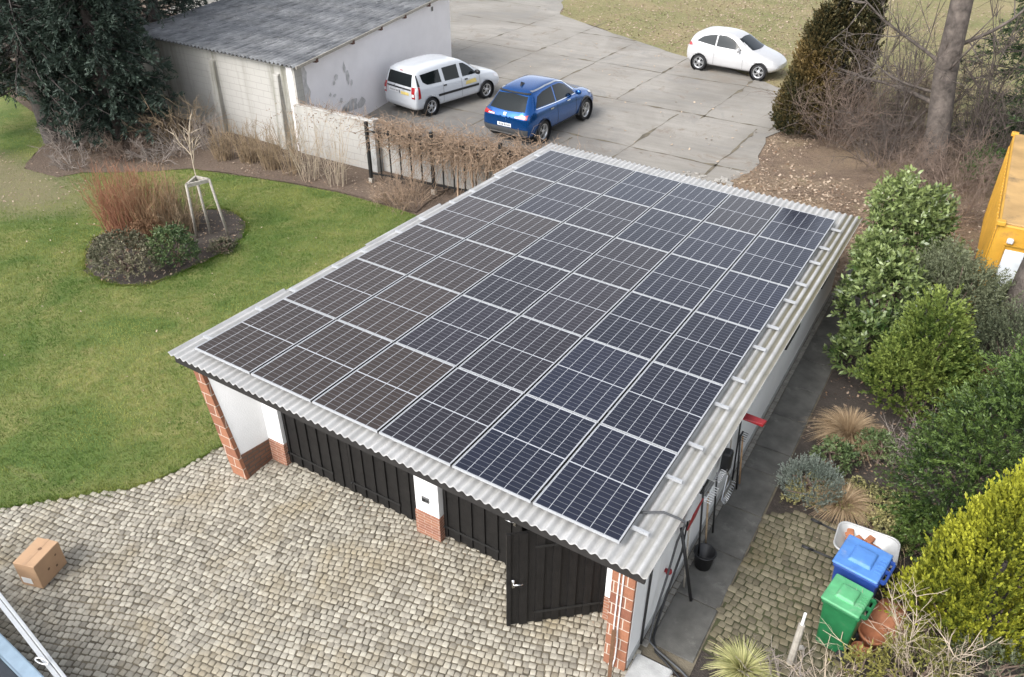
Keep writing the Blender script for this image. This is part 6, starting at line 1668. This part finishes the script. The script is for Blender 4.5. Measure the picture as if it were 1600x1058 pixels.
for i, (x, y, n_, H_, sp_, mt_, lb) in enumerate([
        (5.1, 20.9, 60, 2.9, .8, 'twig_bramble', 'brown thicket leaning out from the right side of the browning thuja'),
        (6.1, 22.6, 60, 2.8, .85, 'twig_dark', 'brown thicket behind the gap between thuja and big trunk'),
        (6.6, 20.0, 40, 2.4, .9, 'twig_dark', 'sparse thicket in front of the slender bare tree'),
        (7.5, 18.6, 34, 1.6, 1.0, 'twig_bramble', 'low brown thicket at the foot of the big grey trunk'),
        (8.9, 18.9, 50, 1.7, 1.0, 'twig_bramble', 'reddish-brown thicket between big trunk and container'),
        (9.0, 16.8, 46, 1.4, 1.0, 'twig_bramble', 'bramble heap along the container flank'),
        (8.4, 14.6, 34, 1.2, 1.0, 'twig_vine', 'bramble heap behind the top of the laurel'),
        (7.6, 23.2, 44, 3.2, .6, 'twig_bramble', 'tall grey thicket behind the big trunk'),
        (9.4, 21.6, 50, 2.8, .8, 'twig_dark', 'grey thicket right of the big trunk in front of the pine')]):
    bare_shrub(lb, (x, y, 0), n_, H_, sp_, M[mt_], 130 + i, .011, 'thicket', 'shrub', BR, foot=.6, sub=8, sublen=.4, wob=.2, sub2=2, grav=.05)
big_pine = conifer('dark green pine behind the yellow container', (10.6, 24.0, 0), 9, 2.8, 140, M['dark_conifer'], M['bark'], .5, 3000, 'dark conifers behind the container', 'conifer')
conifer('dark green conifer farther right behind the container', (12.2, 20.6, 0), 9, 2.6, 141, M['dark_conifer'], M['bark'], .6, 1800, 'dark conifers behind the container', 'conifer')
bush('ivy-covered mound beside the container flank', (9.6, 19.6, 0), [((0, 0, .5), (.7, .9, .6), 320)], SM, M['ivy'], 142, 'evergreen_shrub')

r = np.random.default_rng(161)
# earth bank behind the garage: a low uneven mound of soil
nx, ny = 60, 60
gx, gy = np.meshgrid(np.linspace(1.0, 9.4, nx), np.linspace(11.4, 21.0, ny))
hh = .30 * np.exp(-(((gx - 5.6) / 2.0) ** 2 + ((gy - 16.0) / 2.2) ** 2)) + .06 * lumps(np.stack([gx.ravel(), gy.ravel(), 0 * gx.ravel()], 1), r, 7, 1.6).reshape(gx.shape)
edge_ = np.clip(np.minimum(np.minimum(gx - 1.0, 9.4 - gx) / 1.5, np.minimum(gy - 11.4, 21 - gy) / 1.5), 0, 1)
zz = -.045 + edge_ * (hh + .0)
zz = np.where(pip(gx.ravel(), gy.ravel(), YARD).reshape(gx.shape), -.06, zz)
idx = np.arange(nx * ny).reshape(ny, nx)
F = np.stack([idx[:-1, :-1], idx[:-1, 1:], idx[1:, 1:], idx[1:, :-1]], -1).reshape(-1, 4)
o = link('earth_bank', fast_mesh('earth_bank', np.stack([gx.ravel(), gy.ravel(), zz.ravel()], 1), F), M['earth'], None, True); o['kind'] = 'structure'
def bank_z(x, y):
    i_ = np.clip(((np.asarray(x) - 1.0) / 8.4 * (nx - 1)).round().astype(int), 0, nx - 1); j_ = np.clip(((np.asarray(y) - 11.4) / 9.6 * (ny - 1)).round().astype(int), 0, ny - 1)
    return zz[j_, i_]
# --- litter and grass blades (nobody could count these)
r = np.random.default_rng(150)
def scatter(name, poly, n, size, mt, zb=.01, seed=1, dens=None, tl_=(.0, 1.0), zj=.02, hf=None):
    r = np.random.default_rng(seed)
    xs = [p[0] for p in poly]; ys = [p[1] for p in poly]
    x = r.uniform(min(xs), max(xs), n * 3); y = r.uniform(min(ys), max(ys), n * 3); k = pip(x, y, poly)
    x, y = x[k][:n], y[k][:n]; m_ = len(x)
    if dens is not None:
        P = np.stack([x, y, np.zeros(m_)], 1); v = lumps(P, r, 6, dens); kk = r.uniform(-.6, .6, m_) < v; x, y = x[kk], y[kk]; m_ = len(x)
    a = r.uniform(0, 2 * PI, m_); s_ = size * r.uniform(.5, 1.4, m_)
    u = np.stack([np.cos(a), np.sin(a), r.normal(0, .35, m_)], 1) * s_[:, None]; v = np.stack([-np.sin(a), np.cos(a), r.normal(0, .35, m_)], 1) * (s_ * .6)[:, None]
    z_ = zb + r.uniform(0, zj, m_)
    if hf is not None: z_ = np.maximum(z_, hf(x, y) + .012)
    c_ = np.stack([x, y, z_], 1)
    co = np.stack([c_ - u, c_ + v, c_ + u, c_ - v], 1)
    co[..., 2] = np.maximum(co[..., 2], zb if hf is None else (z_ - .012)[:, None])
    o_ = link(name, fast_mesh(name, co.reshape(-1, 3), np.arange(m_ * 4).reshape(-1, 4), np.repeat(r.uniform(*tl_, m_), 4)), mt)
    o_['kind'] = 'stuff'; return o_
scatter('leaf_litter', [(-1, 11.3), (1.3, 14.4), (3.0, 16), (3.4, 18.5), (3.1, 20.5), (4, 25), (14, 26), (14, 11.5), (7.4, 11)], 26000, .045, M['litter'], -.02, 151, .5, (0, .9), hf=bank_z)
scatter('far_leaf_litter', [(-12, 33.5), (-2.8, 28.8), (4, 25.2), (14, 25), (20, 45), (-16, 50)], 16000, .055, M['litter'], .0, 152, .35, (.1, .85))
scatter('yard_litter', [(-7, 16), (2.8, 16), (3.0, 20), (3.4, 25), (-2, 28), (-9, 30)], 130, .05, M['litter'], .008, 153, None, (.7, 1))
scatter('bed_litter', [(8, 4), (12, 1.0), (12, 12), (8, 12)], 5200, .03, M['litter'], -.01, 154, .9, (.0, .7))
scatter('lawn_bed_litter', BED, 700, .03, M['litter'], .008, 155, None, (.0, .8))
scatter('wall_bed_litter', [(-13.2, 7.2), (-11, 8.9), (-9.15, 9.2), (-5.9, 9.7), (-3.5, 9.7), (-3.6, 10.6), (-8.9, 11.2), (-13, 11.2), (-15.5, 8)], 2600, .035, M['litter'], .006, 158, .8, (.0, .8))
scatter('worn_lawn_litter', [(-18, 4), (-12, 4), (-12, 6.3), (-18, 6.6)], 700, .03, M['litter'], .012, 159, .8, (.2, .9))
scatter('lawn_leaves', [(-12, -1), (-1, 0), (-1, 9), (-12, 8)], 130, .022, M['litter'], .02, 156, None, (.7, 1))
scatter('court_litter', [(.6, .3), (6.9, .3), (6.9, .55), (.6, .55)], 120, .014, M['litter'], .02, 157, None, (.0, .5), .005)
# rubble edge where the yard slab breaks off behind the garage
r = np.random.default_rng(160)
mb = MB()
for i in range(110):
    q = r.uniform(0, 1); x = -.5 + 4.2 * q + r.normal(0, .35); y = 13.4 + 3.2 * q + r.normal(0, .5); s_ = r.gamma(2, .022) + .012
    mb.box(-s_, s_, -s_ * .7, s_ * .7, -.01, s_ * .5, mat=xf((x, y, 0.0), r.uniform(0, 6), Matrix.Rotation(r.normal(0, .2), 4, 'X')))
o = mb.build('broken_rubble', M['rubble'], bevel=.008); o['kind'] = 'stuff'
# grass blades over the lawn
r = np.random.default_rng(170)
n = 420000
x = r.uniform(-21, .34, n); y = r.uniform(-4.5, 11, n)
k = pip(x, y, LAWN) & ~pip(x, y, BED) & (r.uniform(0, 1, n) < np.clip((x + 22) / 12, 0, 1)) & (r.uniform(0, 1, n) < np.clip((((x + 15) / 4.2) ** 2 + ((y - 5) / 1.9) ** 2 - .1), .12, 1)); x, y = x[k], y[k]; ex = []; ey = []                      # tufts creeping over the edge of the paving and the bed
for P_ in (LAWN[:10], BED + BED[:1]):
    for (ax_, ay_), (bx_, by_) in zip(P_[:-1], P_[1:]):
        L_ = math.hypot(bx_ - ax_, by_ - ay_); m_ = int(L_ * 900); q_ = r.uniform(0, 1, m_); cl_ = np.clip(.035 * (1.2 + 1.5 * np.sin(q_ * L_ * 9 + ax_ * 5)), .005, .09)
        ex.append(ax_ + (bx_ - ax_) * q_ + r.normal(0, 1, m_) * cl_); ey.append(ay_ + (by_ - ay_) * q_ + r.normal(0, 1, m_) * cl_)
x = np.r_[x, np.concatenate(ex)]; y = np.r_[y, np.concatenate(ey)]
n = len(x)
a = r.uniform(0, 2 * PI, n); H_ = r.uniform(.018, .048, n); ln_ = r.normal(0, .02, (n, 2))
wv = np.stack([np.cos(a), np.sin(a)], 1) * .006
p0 = np.stack([x - wv[:, 0], y - wv[:, 1], np.full(n, -.01)], 1); p1 = np.stack([x + wv[:, 0], y + wv[:, 1], np.full(n, -.01)], 1); p2 = np.stack([x + ln_[:, 0], y + ln_[:, 1], H_], 1)
patchy = lumps(np.stack([x, y, 0 * x], 1), r, 8, .9) + .7 * lumps(np.stack([x, y, 0 * x], 1), r, 8, 2.6)
patchy = patchy + .5 * lumps(np.stack([x, y, 0 * x], 1), r, 8, 6.5)
tn = np.clip(.30 + .62 * patchy + r.normal(0, .13, n), 0, 1)
o = link('lawn_grass', fast_mesh('lawn_grass', np.stack([p0, p1, p2], 1).reshape(-1, 3), np.arange(n * 3).reshape(-1, 3), np.repeat(tn, 3)), M['grass']); o['kind'] = 'stuff'
